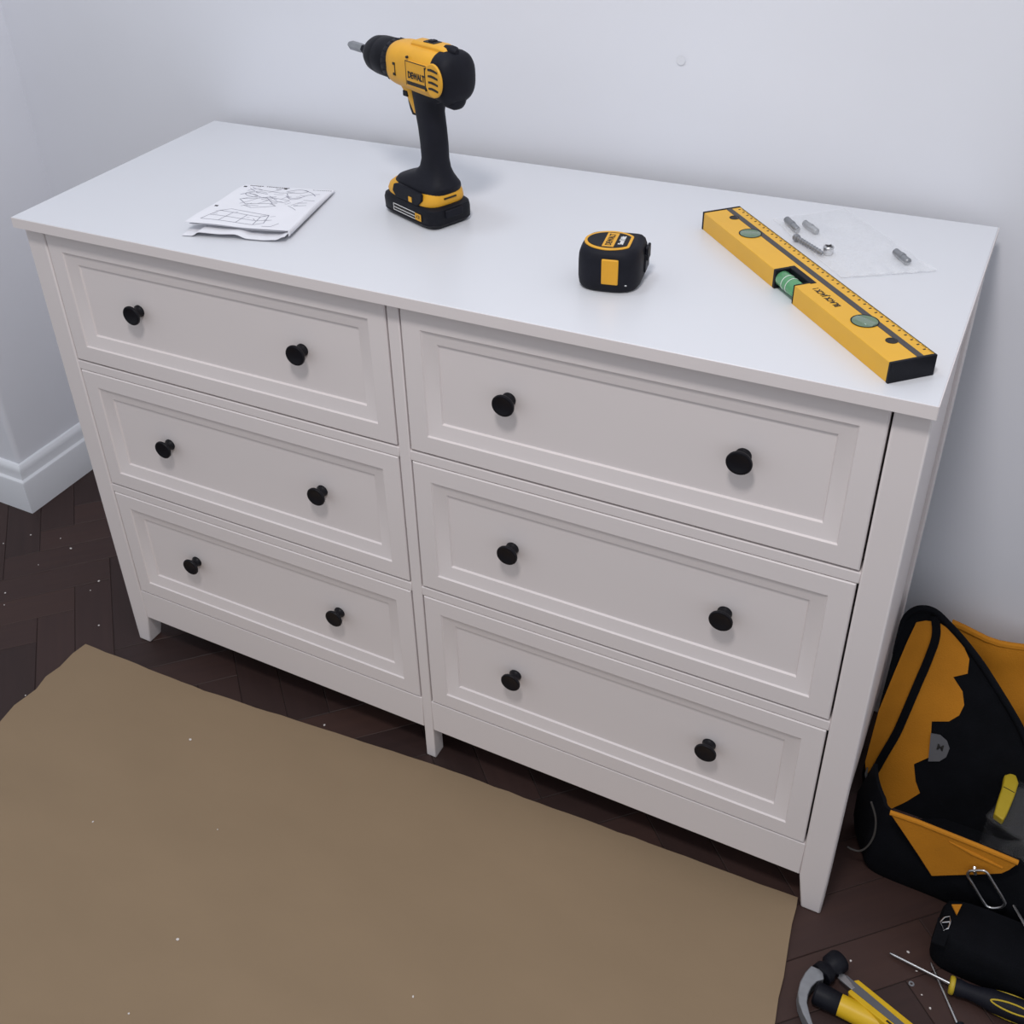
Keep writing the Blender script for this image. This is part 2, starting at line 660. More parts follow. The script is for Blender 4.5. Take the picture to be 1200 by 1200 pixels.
# ------------------------------------------------------------------ cordless drill
yaw = math.radians(156.5)
drill = thing('cordless_drill', 'yellow and black cordless drill standing upright on its battery', 'drill', (0.559, 0.232, H), yaw)


def ring_loft(name, secs, m, parent, e=3.2, seg=36, angle=40, bevel=0):
    """secs: (z, x0, x1, half-width)"""
    bm = bmesh.new()
    loft(bm, [superellipse((x0 + x1) / 2, 0, (x1 - x0) / 2, hw, z, ee if len(rest_) else e, seg) for z, x0, x1, hw, *rest_ in secs for ee in [(rest_[0] if rest_ else e)]])
    return obj(name, bm, m, parent, angle=angle, bevel=bevel)


bat = ring_loft('battery', [(0.0, -0.051, 0.056, 0.031, 6), (0.003, -0.054, 0.060, 0.035, 6), (0.006, -0.056, 0.062, 0.037, 6),
                            (0.0075, -0.0555, 0.0615, 0.0362, 6), (0.0085, -0.056, 0.062, 0.037, 6), (0.020, -0.056, 0.063, 0.037, 6), (0.026, -0.055, 0.061, 0.036, 6), (0.029, -0.050, 0.056, 0.033, 6)],
                'black', drill)
lab = boxo('battery_label', -0.034, 0.030, 0.0364, 0.0373, 0.0095, 0.0195, 'dark_ink', bat, bevel=0)
for z in (0.0102, 0.0142, 0.0190):
    boxo('label_line', -0.020, 0.0292, 0.0370, 0.0376, z - 0.0004, z + 0.0004, 'white_ink', bat, bevel=0)
boxo('label_line', 0.0286, 0.0294, 0.0370, 0.0376, 0.0102, 0.0190, 'white_ink', bat, bevel=0)
boxo('label_block', -0.0335, -0.0205, 0.0370, 0.0377, 0.0098, 0.0192, 'yellow', bat, bevel=0)
text('label_print', 'XR', 0.0075, basis((-0.027, 0.03775, 0.0145), (-1, 0, 0), (0, 0, 1)), 'dark_ink', bat, 0.0001)
# battery latch groove at the back
boxo('release_button', -0.0590, -0.055, -0.014, 0.014, 0.014, 0.025, 'rubber', bat, bevel=0.0015)

ring_loft('base_trim', [(0.028, -0.0485, 0.058, 0.0335, 4), (0.033, -0.0505, 0.060, 0.0345, 4), (0.041, -0.050, 0.056, 0.033, 4), (0.047, -0.048, 0.048, 0.030, 4)], 'yellow', drill)
boxo('latch_slot', -0.0512, -0.0492, -0.010, 0.010, 0.0375, 0.0395, 'dark_ink', drill, bevel=0)
# black overmould: foot, side skirts and handle in one surface
ring_loft('handle', [(0.040, -0.0475, 0.040, 0.0305, 3.4), (0.047, -0.0520, 0.047, 0.0312, 3.2), (0.052, -0.0540, 0.043, 0.0295, 3), (0.058, -0.050, 0.026, 0.0255, 2.8), (0.064, -0.0465, 0.010, 0.0215, 2.6),
                     (0.073, -0.0430, 0.0005, 0.0178, 2.5), (0.085, -0.0415, -0.0035, 0.0160, 2.5), (0.105, -0.0415, -0.0025, 0.0160, 2.5), (0.125, -0.0400, 0.0000, 0.0160, 2.5),
                     (0.145, -0.0370, 0.0035, 0.0165, 2.5), (0.160, -0.0400, 0.0060, 0.0175, 2.5), (0.172, -0.0560, 0.008, 0.0195, 2.6), (0.182, -0.064, 0.010, 0.0205, 2.6)], 'rubber', drill)
for s in (1,):
    bm = bmesh.new()
    y0 = 0.0315 * s
    prism(bm, [(0.028, y0, 0.046), (0.032, y0, 0.036), (0.024, y0, 0.0285), (-0.024, y0, 0.0285), (-0.033, y0, 0.037), (-0.034, y0, 0.047), (0.018, y0, 0.049)], (0, 0.0042 * s, 0))
    obj('side_skirt', bm, 'rubber', drill, bevel=0.001)
boxo('size_mark', -0.0125, -0.0055, 0.0354, 0.0362, 0.0305, 0.0375, 'yellow', drill, bevel=0)

HZ = 0.199
bm = bmesh.new()


def head_ring(x, ry, rz, dz=0.0, e=2.6, seg=40):
    return [(x, p[0], HZ + dz + p[1]) for p in superellipse(0, 0, ry, rz, 0, e, seg)]


loft(bm, [head_ring(0.039, 0.0245, 0.0250), head_ring(0.037, 0.0262, 0.0268), head_ring(0.028, 0.0272, 0.0280), head_ring(0.012, 0.0275, 0.0290), head_ring(-0.010, 0.0282, 0.0295, 0, 2.8),
          head_ring(-0.040, 0.0290, 0.0300, 0, 2.8), head_ring(-0.060, 0.0288, 0.0298), head_ring(-0.074, 0.0275, 0.0285)])
housing = obj('housing', bm, 'yellow', drill)
# trigger neck below the head
bm = bmesh.new()
loft(bm, [[(x, y, z) for x, y, _ in superellipse((x0 + x1) / 2, 0, (x1 - x0) / 2, hw, 0, 3, 28)] for z, x0, x1, hw in
          ((0.141, -0.004, 0.0085, 0.0105), (0.150, -0.006, 0.011, 0.0130), (0.160, -0.006, 0.015, 0.0155), (0.172, -0.004, 0.024, 0.0180), (0.184, -0.002, 0.035, 0.0205))])
obj('trigger_guard', bm, 'yellow', drill)
bm = bmesh.new()
for s in (-1, 1):
    pass
loft(bm, [[(x, y, z) for x, y, _ in superellipse(cx, 0, 0.006, 0.0085, 0, 3, 20)] for z, cx in ((0.137, 0.0085), (0.143, 0.0125), (0.152, 0.0155), (0.160, 0.0165), (0.168, 0.0190), (0.173, 0.0215))])
obj('trigger', bm, 'black', drill)
boxo('direction_switch', 0.006, 0.0155, 0.0135, 0.0185, 0.1625, 0.1700, 'black', drill, bevel=0.001)
boxo('direction_switch', 0.006, 0.0155, -0.0185, -0.0135, 0.1625, 0.1700, 'black', drill, bevel=0.001)
# top ridge with speed selector
bm = bmesh.new()
loft(bm, [[(x, y, z) for y, z in ((-hw, HZ + 0.024), (-hw, top - 0.0025), (-hw + 0.003, top), (hw - 0.003, top), (hw, top - 0.0025), (hw, HZ + 0.024))] for x, hw, top in
          ((0.008, 0.008, HZ + 0.0275), (0.000, 0.0105, HZ + 0.0335), (-0.052, 0.0115, HZ + 0.0350), (-0.066, 0.0105, HZ + 0.0335), (-0.073, 0.008, HZ + 0.028))])
ridge = obj('gear_ridge', bm, 'yellow', drill, bevel=0.001)
boxo('speed_selector', -0.042, -0.020, -0.0065, 0.0065, HZ + 0.0338, HZ + 0.0355, 'dark_ink', drill, bevel=0.0006)
boxo('selector_knob', -0.036, -0.028, -0.0045, 0.0045, HZ + 0.0350, HZ + 0.0372, 'rubber', drill, bevel=0.0008)
# rear cap
bm = bmesh.new()
loft(bm, [head_ring(-0.058, 0.0280, 0.0292), head_ring(-0.059, 0.0294, 0.0312), head_ring(-0.068, 0.0298, 0.0320, -0.0005), head_ring(-0.075, 0.0290, 0.0314, -0.001), head_ring(-0.0805, 0.0262, 0.0290, -0.001),
          head_ring(-0.0845, 0.0212, 0.0242, -0.001, 2.3), head_ring(-0.0870, 0.0140, 0.0165, -0.001, 2.2), head_ring(-0.0880, 0.005, 0.006, -0.001, 2)])
cap = obj('rear_cap', bm, 'rubber', drill)
bm = bmesh.new()
lathe(bm, [(-0.056, 0.010), (-0.061, 0.013), (-0.073, 0.0135), (-0.080, 0.011), (-0.083, 0.006)], 'X', 20, (0, 0, HZ - 0.027))
obj('rear_bumper', bm, 'rubber', drill)
bm = bmesh.new()
lathe(bm, [(-0.058, 0.0055), (-0.068, 0.0065), (-0.076, 0.006), (-0.080, 0.003)], 'X', 16, (0, 0, HZ + 0.0305))
obj('rear_fin', bm, 'rubber', drill)
for s in (1,):
    # oval yellow vent shield reaching into the cap, with dark slots
    bm = bmesh.new()
    outl = []
    for k in range(24):
        a = 2 * PI * k / 24
        outl.append((-0.0700 + 0.0170 * math.cos(a), s * 0.0288, HZ + 0.001 + 0.0205 * math.sin(a)))
    prism(bm, outl, (0, s * 0.0034, 0))
    obj('vent_shield', bm, 'yellow', drill, bevel=0.0012)
    for k in range(4):
        z = HZ + 0.0125 - 0.0075 * k
        bm = bmesh.new()
        prism(bm, [(x, s * 0.0320, z + 0.0011 * math.sin((x + 0.077) / 0.019 * PI) + dz) for x, dz in [(q_ - 0.0040, w_) for q_, w_ in [(-0.0575, 0.0013), (-0.0635, 0.0016), (-0.0695, 0.0016), (-0.0765, 0.0013), (-0.0765, -0.0008), (-0.0695, -0.0012), (-0.0635, -0.0012), (-0.0575, -0.0010)]]], (0, s * 0.0008, 0))
        obj('vent_slot', bm, 'dark_ink', drill, smooth=False)
    # name plate
    bm = bmesh.new()
    prism(bm, [(-0.011, s * 0.0272, HZ + 0.0155), (-0.0560, s * 0.0272, HZ + 0.0165), (-0.0575, s * 0.0272, HZ), (-0.0560, s * 0.0272, HZ - 0.0170), (-0.011, s * 0.0272, HZ - 0.0155)], (0, s * 0.0026, 0))
    plate = obj('name_plate', bm, 'yellow', drill, bevel=0.0006)
    ex = (-1, 0, 0) if s > 0 else (1, 0, 0)
    bm = bmesh.new()
    box(bm, -0.0540, -0.0115, min(s * 0.0294, s * 0.0300), max(s * 0.0294, s * 0.0300), HZ + 0.0145, HZ + 0.0155)
    box(bm, -0.0120, -0.0110, min(s * 0.0294, s * 0.0300), max(s * 0.0294, s * 0.0300), HZ - 0.0145, HZ + 0.0155)
    obj('plate_outline', bm, 'dark_ink', drill, smooth=False)
    text('maker_name', 'DEWALT', 0.0110, basis((-0.0330, s * 0.0300, HZ - 0.0015), ex, (0, 0, 1)), 'dark_ink', drill, 0.0003, 0.78, 0.0004)
    boxo('plate_bar', -0.0530, -0.0130, min(s * 0.0294, s * 0.0301), max(s * 0.0294, s * 0.0301), HZ - 0.0135, HZ - 0.0090, 'dark_ink', drill, bevel=0)
    boxo('motor_line', -0.0556, -0.0540, min(s * 0.0326, s * 0.0280), max(s * 0.0326, s * 0.0280), HZ - 0.0140, HZ + 0.0140, 'dark_ink', drill, bevel=0)
    # small logo mark behind the chuck
    bm = bmesh.new()
    for z0, z1 in ((-0.009, -0.006), (0.004, 0.007)):
        box(bm, 0.0150, 0.0200, min(s * 0.0268, s * 0.0280), max(s * 0.0268, s * 0.0280), HZ + z0, HZ + z1)
    box(bm, 0.0150, 0.0163, min(s * 0.0268, s * 0.0280), max(s * 0.0268, s * 0.0280), HZ - 0.009, HZ + 0.004)
    obj('clutch_mark', bm, 'dark_ink', drill, smooth=False)
    bm = bmesh.new()
    lathe(bm, [(s * 0.0265, 0.0016), (s * 0.0292, 0.0016)], 'Y', 12, (-0.013, 0, HZ + 0.019))
    obj('screw_recess', bm, 'dark_ink', drill)
# chuck
bm = bmesh.new()
lathe(bm, [(0.034, 0.0245), (0.0365, 0.0264), (0.050, 0.0262), (0.0525, 0.0242), (0.0535, 0.0236), (0.056, 0.0252), (0.075, 0.0250), (0.077, 0.0243), (0.079, 0.0248), (0.093, 0.0228), (0.101, 0.0188), (0.106, 0.0130), (0.108, 0.006)], 'X', 40, (0, 0, HZ))
obj('chuck', bm, 'black', drill)
bm = bmesh.new()
for k in range(20):
    a = 2 * PI * k / 20
    mt = Matrix.Translation((0, 0, HZ)) @ Matrix.Rotation(a, 4, 'X')
    box(bm, 0.0375, 0.0490, -0.0012, 0.0012, 0.0254, 0.0270, mt)
obj('chuck_ribs', bm, 'rubber', drill, bevel=0.0003)
bm = bmesh.new()
lathe(bm, [(0.107, 0.0062), (0.126, 0.0062), (0.1275, 0.0048), (0.130, 0.0048)], 'X', 6, (0, 0, HZ))
obj('bit_holder', bm, 'rubber', drill, smooth=False)
bm = bmesh.new()
lathe(bm, [(0.128, 0.0052), (0.1305, 0.0060), (0.156, 0.0060), (0.162, 0.0030), (0.164, 0.001)], 'X', 6, (0, 0, HZ))
obj('screwdriver_bit', bm, 'steel_dull', drill, smooth=False)

# ------------------------------------------------------------------ tape measure
tape = thing('tape_measure', 'black tape measure with yellow oval badge lying on its side', 'tape measure', (0.8635, 0.1335, H), math.radians(10))


def plan_ring(sc, z, e=3.0):
    pts = []
    n = 44
    for i in range(n):
        a = 2 * PI * i / n
        c, s = math.cos(a), math.sin(a)
        x = 0.0372 * math.copysign(abs(c) ** (2 / e), c)
        y = 0.0345 * math.copysign(abs(s) ** (2 / e), s)
        if x > 0 and y > 0:       # mouth corner is squarer
            ee = 9
            x = 0.0375 * abs(c) ** (2 / ee)
            y = 0.0345 * abs(s) ** (2 / ee)
        pts.append((x * sc, y * sc, z))
    return pts


bm = bmesh.new()
loft(bm, [plan_ring(0.82, 0.0), plan_ring(0.92, 0.0015), plan_ring(0.975, 0.005), plan_ring(1.0, 0.012), plan_ring(1.0, 0.032), plan_ring(0.985, 0.040), plan_ring(0.93, 0.0465), plan_ring(0.85, 0.0500), plan_ring(0.76, 0.0510)])
obj('case', bm, 'rubber', tape)


def badge(a, b, z0, z1, m, name, parent, cut=0.0215):
    bm = bmesh.new()
    out = []
    for i in range(40):
        t = 2 * PI * i / 40
        out.append((min(a * math.cos(t) * 1.10, cut * a / 0.0265) - 0.002, b * math.sin(t), z0))
    prism(bm, out, (0, 0, z1 - z0))
    return obj(name, bm, m, parent, bevel=0.0004)


badge(0.0275, 0.0268, 0.0495, 0.0520, 'yellow', 'badge_ring', tape, 0.0240)
bd = badge(0.0245, 0.0222, 0.0515, 0.0524, 'black', 'badge_face', tape, 0.0235)
boxo('badge_block', -0.0085, 0.0050, -0.0195, 0.0195, 0.0521, 0.0526, 'yellow', bd, bevel=0)
text('maker_name', 'DEWALT', 0.0100, basis((-0.0017, 0, 0.0527), (0, 1, 0), (-1, 0, 0)), 'dark_ink', bd, 0.0002, 0.80, 0.0002)
text('length_mark', '5m/16ft', 0.0082, basis((0.0118, 0, 0.0526), (0, 1, 0), (-1, 0, 0)), 'white_ink', bd, 0.0002, 0.90, 0.0003)
boxo('side_badge', -0.0050, 0.0145, -0.0358, -0.0325, 0.0120, 0.0430, 'yellow', tape, bevel=0.0012)
bm = bmesh.new()
for k in range(9):
    x = -0.0035 + 0.002 * k
    box(bm, x - 0.00025, x + 0.00025, -0.0360, -0.0355, 0.0135, 0.0415)
obj('badge_grooves', bm, 'yellow', tape, smooth=False)
boxo('case_screw', 0.0225, 0.0250, -0.0352, -0.0335, 0.0118, 0.0132, 'steel', tape, bevel=0.0003)
boxo('blade_hook', 0.0365, 0.0392, 0.006, 0.030, 0.012, 0.034, 'black', tape, bevel=0.0006)
boxo('hook_grip', 0.0375, 0.0412, 0.008, 0.017, 0.026, 0.042, 'black', tape, bevel=0.001)
boxo('hook_grip', 0.0375, 0.0408, 0.019, 0.028, 0.024, 0.041, 'black', tape, bevel=0.001)
boxo('belt_clip', -0.020, 0.020, 0.0325, 0.0352, 0.005, 0.026, 'steel_dull', tape, bevel=0.0006)

# ------------------------------------------------------------------ spirit level
A = Vector((0.913, 0.321, H))
B = Vector((1.198, 0.0225, H))
ld = (B - A).normalized()
LL = (B - A).length
LWD, LH = 0.0505, 0.0228
level = thing('spirit_level', 'yellow spirit level with three green vials lying beside the screw bag', 'spirit level', A, math.atan2(ld.y, ld.x))
# local: x along the level, y to the back (0..LWD), z up
CUT0, CUT1, CUTD = 0.186, 0.227, 0.0185
bm = bmesh.new()
e0, e1 = 0.0035, LL - 0.0035
prism(bm, [(e0, 0, 0), (CUT0, 0, 0), (CUT0, CUTD, 0), (CUT1, CUTD, 0), (CUT1, 0, 0), (e1, 0, 0), (e1, LWD, 0), (e0, LWD, 0)], (0, 0, LH))
obj('body', bm, 'level_yellow', level, bevel=0.0005)
boxo('end_cap', 0, 0.0037, -0.0004, LWD + 0.0004, 0, LH + 0.0005, 'black', level, bevel=0.0006)
boxo('end_cap', LL - 0.0037, LL, -0.0004, LWD + 0.0004, 0, LH + 0.0005, 'black', level, bevel=0.0006)
boxo('stripe', 0.0036, LL - 0.0036, 0.0305, 0.0378, LH - 0.001, LH + 0.0003, 'level_grey', level, bevel=0)
boxo('measuring_edge', 0.0036, LL - 0.0036, LWD - 0.0006, LWD + 0.0002, LH - 0.002, LH + 0.0002, 'dark_ink', level, bevel=0)
bm = bmesh.new()
mm = 0.0105
k = 0
while 0.010 + k * mm < LL - 0.010:
    x = 0.010 + k * mm
    box(bm, x - 0.0009, x + 0.0009, LWD - 0.0062, LWD - 0.0035, LH, LH + 0.00025)
    for q in range(1, 5):
        box(bm, x + q * mm / 5 - 0.00022, x + q * mm / 5 + 0.00022, LWD - 0.0026, LWD - 0.0008, LH, LH + 0.0002)
    k += 1
obj('scale_marks', bm, 'dark_ink', level, smooth=False)
# middle vial in its notch
boxo('vial_frame', CUT0 - 0.004, CUT1 + 0.004, CUTD - 0.0005, CUTD + 0.0075, 0.0005, LH + 0.0005, 'black', level, bevel=0.001)
boxo('vial_frame', CUT0 - 0.0035, CUT0 + 0.0015, -0.0004, CUTD, 0.0005, LH + 0.0005, 'black', level, bevel=0.0008)
boxo('vial_frame', CUT1 - 0.0005, CUT1 + 0.0020, -0.0004, CUTD, 0.0005, LH + 0.0005, 'black', level, bevel=0.0008)
bm = bmesh.new()
lathe(bm, [(CUT0 + 0.0015, 0.0088), (CUT0 + 0.0030, 0.0094), (CUT1 - 0.0020, 0.0094), (CUT1 - 0.0005, 0.0088)], 'X', 28, (0, 0.0090, 0.0122))
mv = obj('vial', bm, 'vial', level)
mv['label'] = 'green middle vial'
for x in (CUT0 + 0.0145, CUT0 + 0.0235):
    bm = bmesh.new()
    lathe(bm, [(x, 0.0096), (x + 0.0008, 0.0096)], 'X', 28, (0, 0.0090, 0.0122))
    obj('vial_ring', bm, 'white_ink', mv)


def round_vial(cx, cy, r, slant):
    bm = bmesh.new()
    n = 32
    rings = []
    for rr, z in ((r, LH + 0.0006), (r - 0.0012, LH + 0.0006), (r - 0.0018, LH - 0.0005)):
        rings.append([(cx + rr * math.cos(2 * PI * i / n), cy + rr * math.sin(2 * PI * i / n), z) for i in range(n)])
    bm2 = bm
    rv = [[bm2.verts.new(p) for p in g] for g in rings]
    for a, b in zip(rv[:-1], rv[1:]):
        for i in range(n):
            bm2.faces.new((a[i], a[(i + 1) % n], b[(i + 1) % n], b[i]))
    f = obj('vial_rim', bm2, 'black', level)
    bm = bmesh.new()
    lathe(bm, [(LH + 0.0001, r - 0.001), (LH + 0.0004, r - 0.001)], 'Z', 32, (cx, cy, 0))
    obj('vial_recess', bm, 'vial_hole', f)
    d = Vector((math.cos(slant), math.sin(slant), 0))
    c = Vector((cx, cy, LH + 0.0005))
    bm = bmesh.new()
    L2 = r - 0.0022
    tube(bm, [c - d * L2, c - d * (L2 - 0.001), c + d * (L2 - 0.001), c + d * L2], [0.0046, 0.0055, 0.0055, 0.0046], 16)
    for v in bm.verts:
        v.co.z = LH + 0.0004 + max(0, (v.co.z - LH)) * 0.16
    obj('vial', bm, 'vial_pale', level)


round_vial(0.083, 0.0225, 0.0138, math.radians(60))
round_vial(0.3275, 0.0245, 0.0145, math.radians(20))
for cx in (0.0315, LL - 0.040):
    bm = bmesh.new()
    lathe(bm, [(LH - 0.001, 0.0062), (LH + 0.0004, 0.0062), (LH + 0.0004, 0.0050), (LH + 0.0001, 0.0048)], 'Z', 24, (cx, 0.0275 if cx < 0.1 else 0.0262, 0))
    obj('hanging_hole', bm, 'dark_ink', level)
text('printed_name', 'BLACK JACK !', 0.0098, basis((0.2655, 0.0175, LH + 0.0002), (-1, 0, 0), (0, -1, 0)), 'dark_ink', level, 0.0001, 0.78, 0.0003)

# ------------------------------------------------------------------ folded instruction leaflet
P00, P10, P11, P01 = [Vector((p.x, p.y, 0)) for p in (at_z(217, 263, H + 0.012), at_z(338, 271, H + 0.012), at_z(391, 217, H + 0.012), at_z(289, 211, H + 0.012))]
leaf_org = Vector((P00 + P10 + P11 + P01) / 4)
leaf = thing('instruction_leaflet', 'crumpled folded assembly instructions with black line drawings lying on the chest', 'leaflet', (leaf_org.x, leaf_org.y, H))


def leaf_xy(u, v):
    return (P00 * (1 - u) + P10 * u) * (1 - v) + (P01 * (1 - u) + P11 * u) * v - leaf_org


def z_top(u, v):
    f = 1 - v
    base = 0.0055 + 0.0078 * f ** 0.7
    return base + f * (0.0016 * math.sin(u * 6.2 + 0.6) - 0.0018 * max(0, u - 0.72) / 0.28) + 0.0007 * math.sin(v * 9 + u * 3) - 0.0012 * (v > 0.93) + 0.0012 * math.exp(-((u - 0.02) / 0.06) ** 2) * f


def z_low(u, v):
    f = (1 - v) ** 0.8
    pts = [(0, 0.0006), (0.10, 0.0010), (0.17, 0.0068), (0.36, 0.0060), (0.52, 0.0072), (0.64, 0.0020), (0.78, 0.0016), (0.90, 0.0030), (1.0, 0.0085)]
    for (a, za), (b, zb) in zip(pts[:-1], pts[1:]):
        if a <= u <= b + 1e-9:
            t = (u - a) / (b - a)
            t = t * t * (3 - 2 * t)
            return 0.0004 + (za + (zb - za) * t) * (0.35 + 0.65 * f)
    return 0.001


def sheet(name, zf, th, uoff=(0, 1), voff=(0, 1), shift=(0, 0), nu=40, nv=26, m='paper'):
    bm = bmesh.new()
    top, bot = [], []
    for j in range(nv + 1):
        for i in range(nu + 1):
            u = uoff[0] + (uoff[1] - uoff[0]) * i / nu
            v = voff[0] + (voff[1] - voff[0]) * j / nv
            p = leaf_xy(u, v) + Vector((shift[0], shift[1], 0))
            z = zf(min(max(u, 0), 1), min(max(v, 0), 1))
            top.append(bm.verts.new((p.x, p.y, z + th)))
            bot.append(bm.verts.new((p.x, p.y, z)))
    w = nu + 1
    for j in range(nv):
        for i in range(nu):
            a = j * w + i
            bm.faces.new((top[a], top[a + 1], top[a + w + 1], top[a + w]))
            bm.faces.new((bot[a], bot[a + w], bot[a + w + 1], bot[a + 1]))
    for j in range(nv):
        for a in (j * w, j * w + nu):
            bm.faces.new((top[a], top[a + w], bot[a + w], bot[a]))
    for i in range(nu):
        for a in (i, nv * w + i):
            bm.faces.new((top[a], top[a + 1], bot[a + 1], bot[a]))
    return obj(name, bm, m, leaf, angle=60)


fwd = (P00 - P01).normalized()
sheet('page', z_low, 0.0009, shift=(fwd.x * 0.012, fwd.y * 0.012))
sheet('page', lambda u, v: 0.35 * z_low(u, v) + 0.65 * z_top(u, v) - 0.0005, 0.0006, uoff=(0.09, 0.985), voff=(0.08, 1.0))
sheet('page', lambda u, v: 0.22 * z_low(u, v) + 0.78 * z_top(u, v) - 0.0004, 0.0006, uoff=(0.03, 0.995), voff=(0.01, 1.0))
top_page = sheet('page', z_top, 0.0007)
# rounded spine on the right closing the fold
bm = bmesh.new()
rings = []
for j in range(13):
    v = j / 12
    p = leaf_xy(1.0, v)
    zt, zl = z_top(1, v) + 0.0007, z_low(1, v) * 0.5
    d = (P10 - P00).normalized()
    ring = []
    for k in range(9):
        a = -PI / 2 + PI * k / 8
        r = max(0.0012, (zt - zl) / 2)
        ring.append(p + d * (math.cos(a) * 0.0022 - 0.0008) + Vector((0, 0, (zt + zl) / 2 + r * math.sin(a))))
    rings.append(ring)
loft(bm, rings)
obj('fold', bm, 'paper', leaf)


def ribbon(bm, pts, w):
    """flat printed stroke on the top page; pts in (u, v)"""
    P = []
    for u, v in pts:
        q = leaf_xy(u, v)
        P.append(Vector((q.x, q.y, z_top(u, v) + 0.00085)))
    for a, b in zip(P[:-1], P[1:]):
        d = (b - a)
        s = Vector((-d.y, d.x, 0))
        if s.length < 1e-7:
            continue
        s = s.normalized() * w / 2
        vs_ = [bm.verts.new(q) for q in (a - s, b - s, b + s, a + s)]
        bm.faces.new(vs_)


def subd(pts, n=6):
    out = []
    for a, b in zip(pts[:-1], pts[1:]):
        for k in range(n):
            out.append((a[0] + (b[0] - a[0]) * k / n, a[1] + (b[1] - a[1]) * k / n))
    out.append(pts[-1])
    return out


def smooth2(pts, n=8):
    return [(p.x, p.y) for p in catmull([(a, b, 0) for a, b in pts], n)]


bm = bmesh.new()
drawings = [
    # carcass drawn in perspective at the front
    [(0.10, 0.09), (0.62, 0.07), (0.60, 0.25), (0.16, 0.30), (0.10, 0.09)], [(0.16, 0.30), (0.24, 0.36), (0.66, 0.30), (0.60, 0.25)], [(0.28, 0.08), (0.31, 0.29)], [(0.45, 0.075), (0.46, 0.27)], [(0.13, 0.19), (0.61, 0.16)],
    [(0.62, 0.07), (0.70, 0.12), (0.66, 0.30)], [(0.72, 0.05), (0.80, 0.06), (0.84, 0.14)], [(0.60, 0.16), (0.74, 0.20)],
    # exploded boards in the middle
    [(0.18, 0.60), (0.30, 0.50), (0.56, 0.55), (0.44, 0.66), (0.18, 0.60)], [(0.20, 0.74), (0.38, 0.66), (0.52, 0.70)], [(0.30, 0.47), (0.40, 0.43), (0.62, 0.50), (0.55, 0.54)],
    [(0.12, 0.70), (0.24, 0.78), (0.40, 0.74)], [(0.40, 0.62), (0.66, 0.58), (0.70, 0.63), (0.46, 0.68)], [(0.80, 0.58), (0.90, 0.60)], [(0.80, 0.52), (0.92, 0.54)], [(0.83, 0.66), (0.95, 0.66)],
    [(0.24, 0.84), (0.50, 0.80), (0.62, 0.82)],
]
for d in drawings:
    ribbon(bm, subd(d), 0.0010)
for d in ([(0.55, 0.84), (0.64, 0.92), (0.76, 0.90), (0.72, 0.84), (0.60, 0.82)], [(0.58, 0.80), (0.66, 0.70), (0.76, 0.71), (0.82, 0.80), (0.92, 0.84)], [(0.70, 0.92), (0.82, 0.86), (0.90, 0.78)], [(0.60, 0.74), (0.70, 0.66), (0.78, 0.70)],
          [(0.22, 0.80), (0.16, 0.74), (0.22, 0.68), (0.34, 0.66)], [(0.14, 0.80), (0.20, 0.86), (0.28, 0.84)]):
    ribbon(bm, smooth2(d), 0.0011)
rl = random.Random(11)
for k in range(34):
    u, v = rl.uniform(0.10, 0.85), rl.uniform(0.42, 0.93)
    if u > 0.6 and v < 0.5:
        continue
    L_, a_ = rl.uniform(0.04, 0.14), rl.choice([0.15, -0.2, 0.6, -0.7, 1.2])
    ribbon(bm, smooth2([(u, v), (u + L_ * 0.5, v + L_ * 0.5 * a_ + rl.uniform(-.02, .02)), (min(0.97, u + L_), min(0.97, max(0.02, v + L_ * a_)))], 5), 0.0008)
for k in range(9):
    u, v = rl.uniform(0.12, 0.75), rl.uniform(0.06, 0.30)
    ribbon(bm, subd([(u, v), (u + rl.uniform(0.02, 0.08), v + rl.uniform(-.03, .03))], 4), 0.0008)
o = obj('line_drawing', bm, 'grey_ink', leaf, smooth=False)
o['kind'] = 'stuff'
rr = random.Random(3)
for u0, u1, v in ((0.06, 0.20, 0.965), (0.25, 0.50, 0.965), (0.78, 0.98, 0.955)):
    bm = bmesh.new()
    u = u0
    while u < u1:
        w = rr.uniform(0.012, 0.022)
        ribbon(bm, [(u, v), (u + w, v + rr.uniform(-.003, .003))], 0.0030)
        u += w + 0.006
    o = obj('heading_print', bm, 'dark_ink', leaf, smooth=False)
    o['kind'] = 'stuff'
for u, v in ((0.03, 0.90), (0.48, 0.915), (0.04, 0.40)):
    bm = bmesh.new()
    ribbon(bm, [(u, v), (u + 0.035, v)], 0.0052)
    obj('step_number', bm, 'dark_ink', leaf, smooth=False)

# ------------------------------------------------------------------ plastic bag of hardware
bag_c = [at_z(905, 257, H), at_z(990, 245, H), at_z(1097, 319, H), at_z(985, 327, H)]
bo = (bag_c[0] + bag_c[1] + bag_c[2] + bag_c[3]) / 4
film = thing('screw_bag', 'crinkled clear plastic bag of leftover fittings behind the spirit level', 'plastic bag', (bo.x, bo.y, H))


def film_xy(u, v):
    return (bag_c[0] * (1 - u) + bag_c[3] * u) * (1 - v) + (bag_c[1] * (1 - u) + bag_c[2] * u) * v - bo


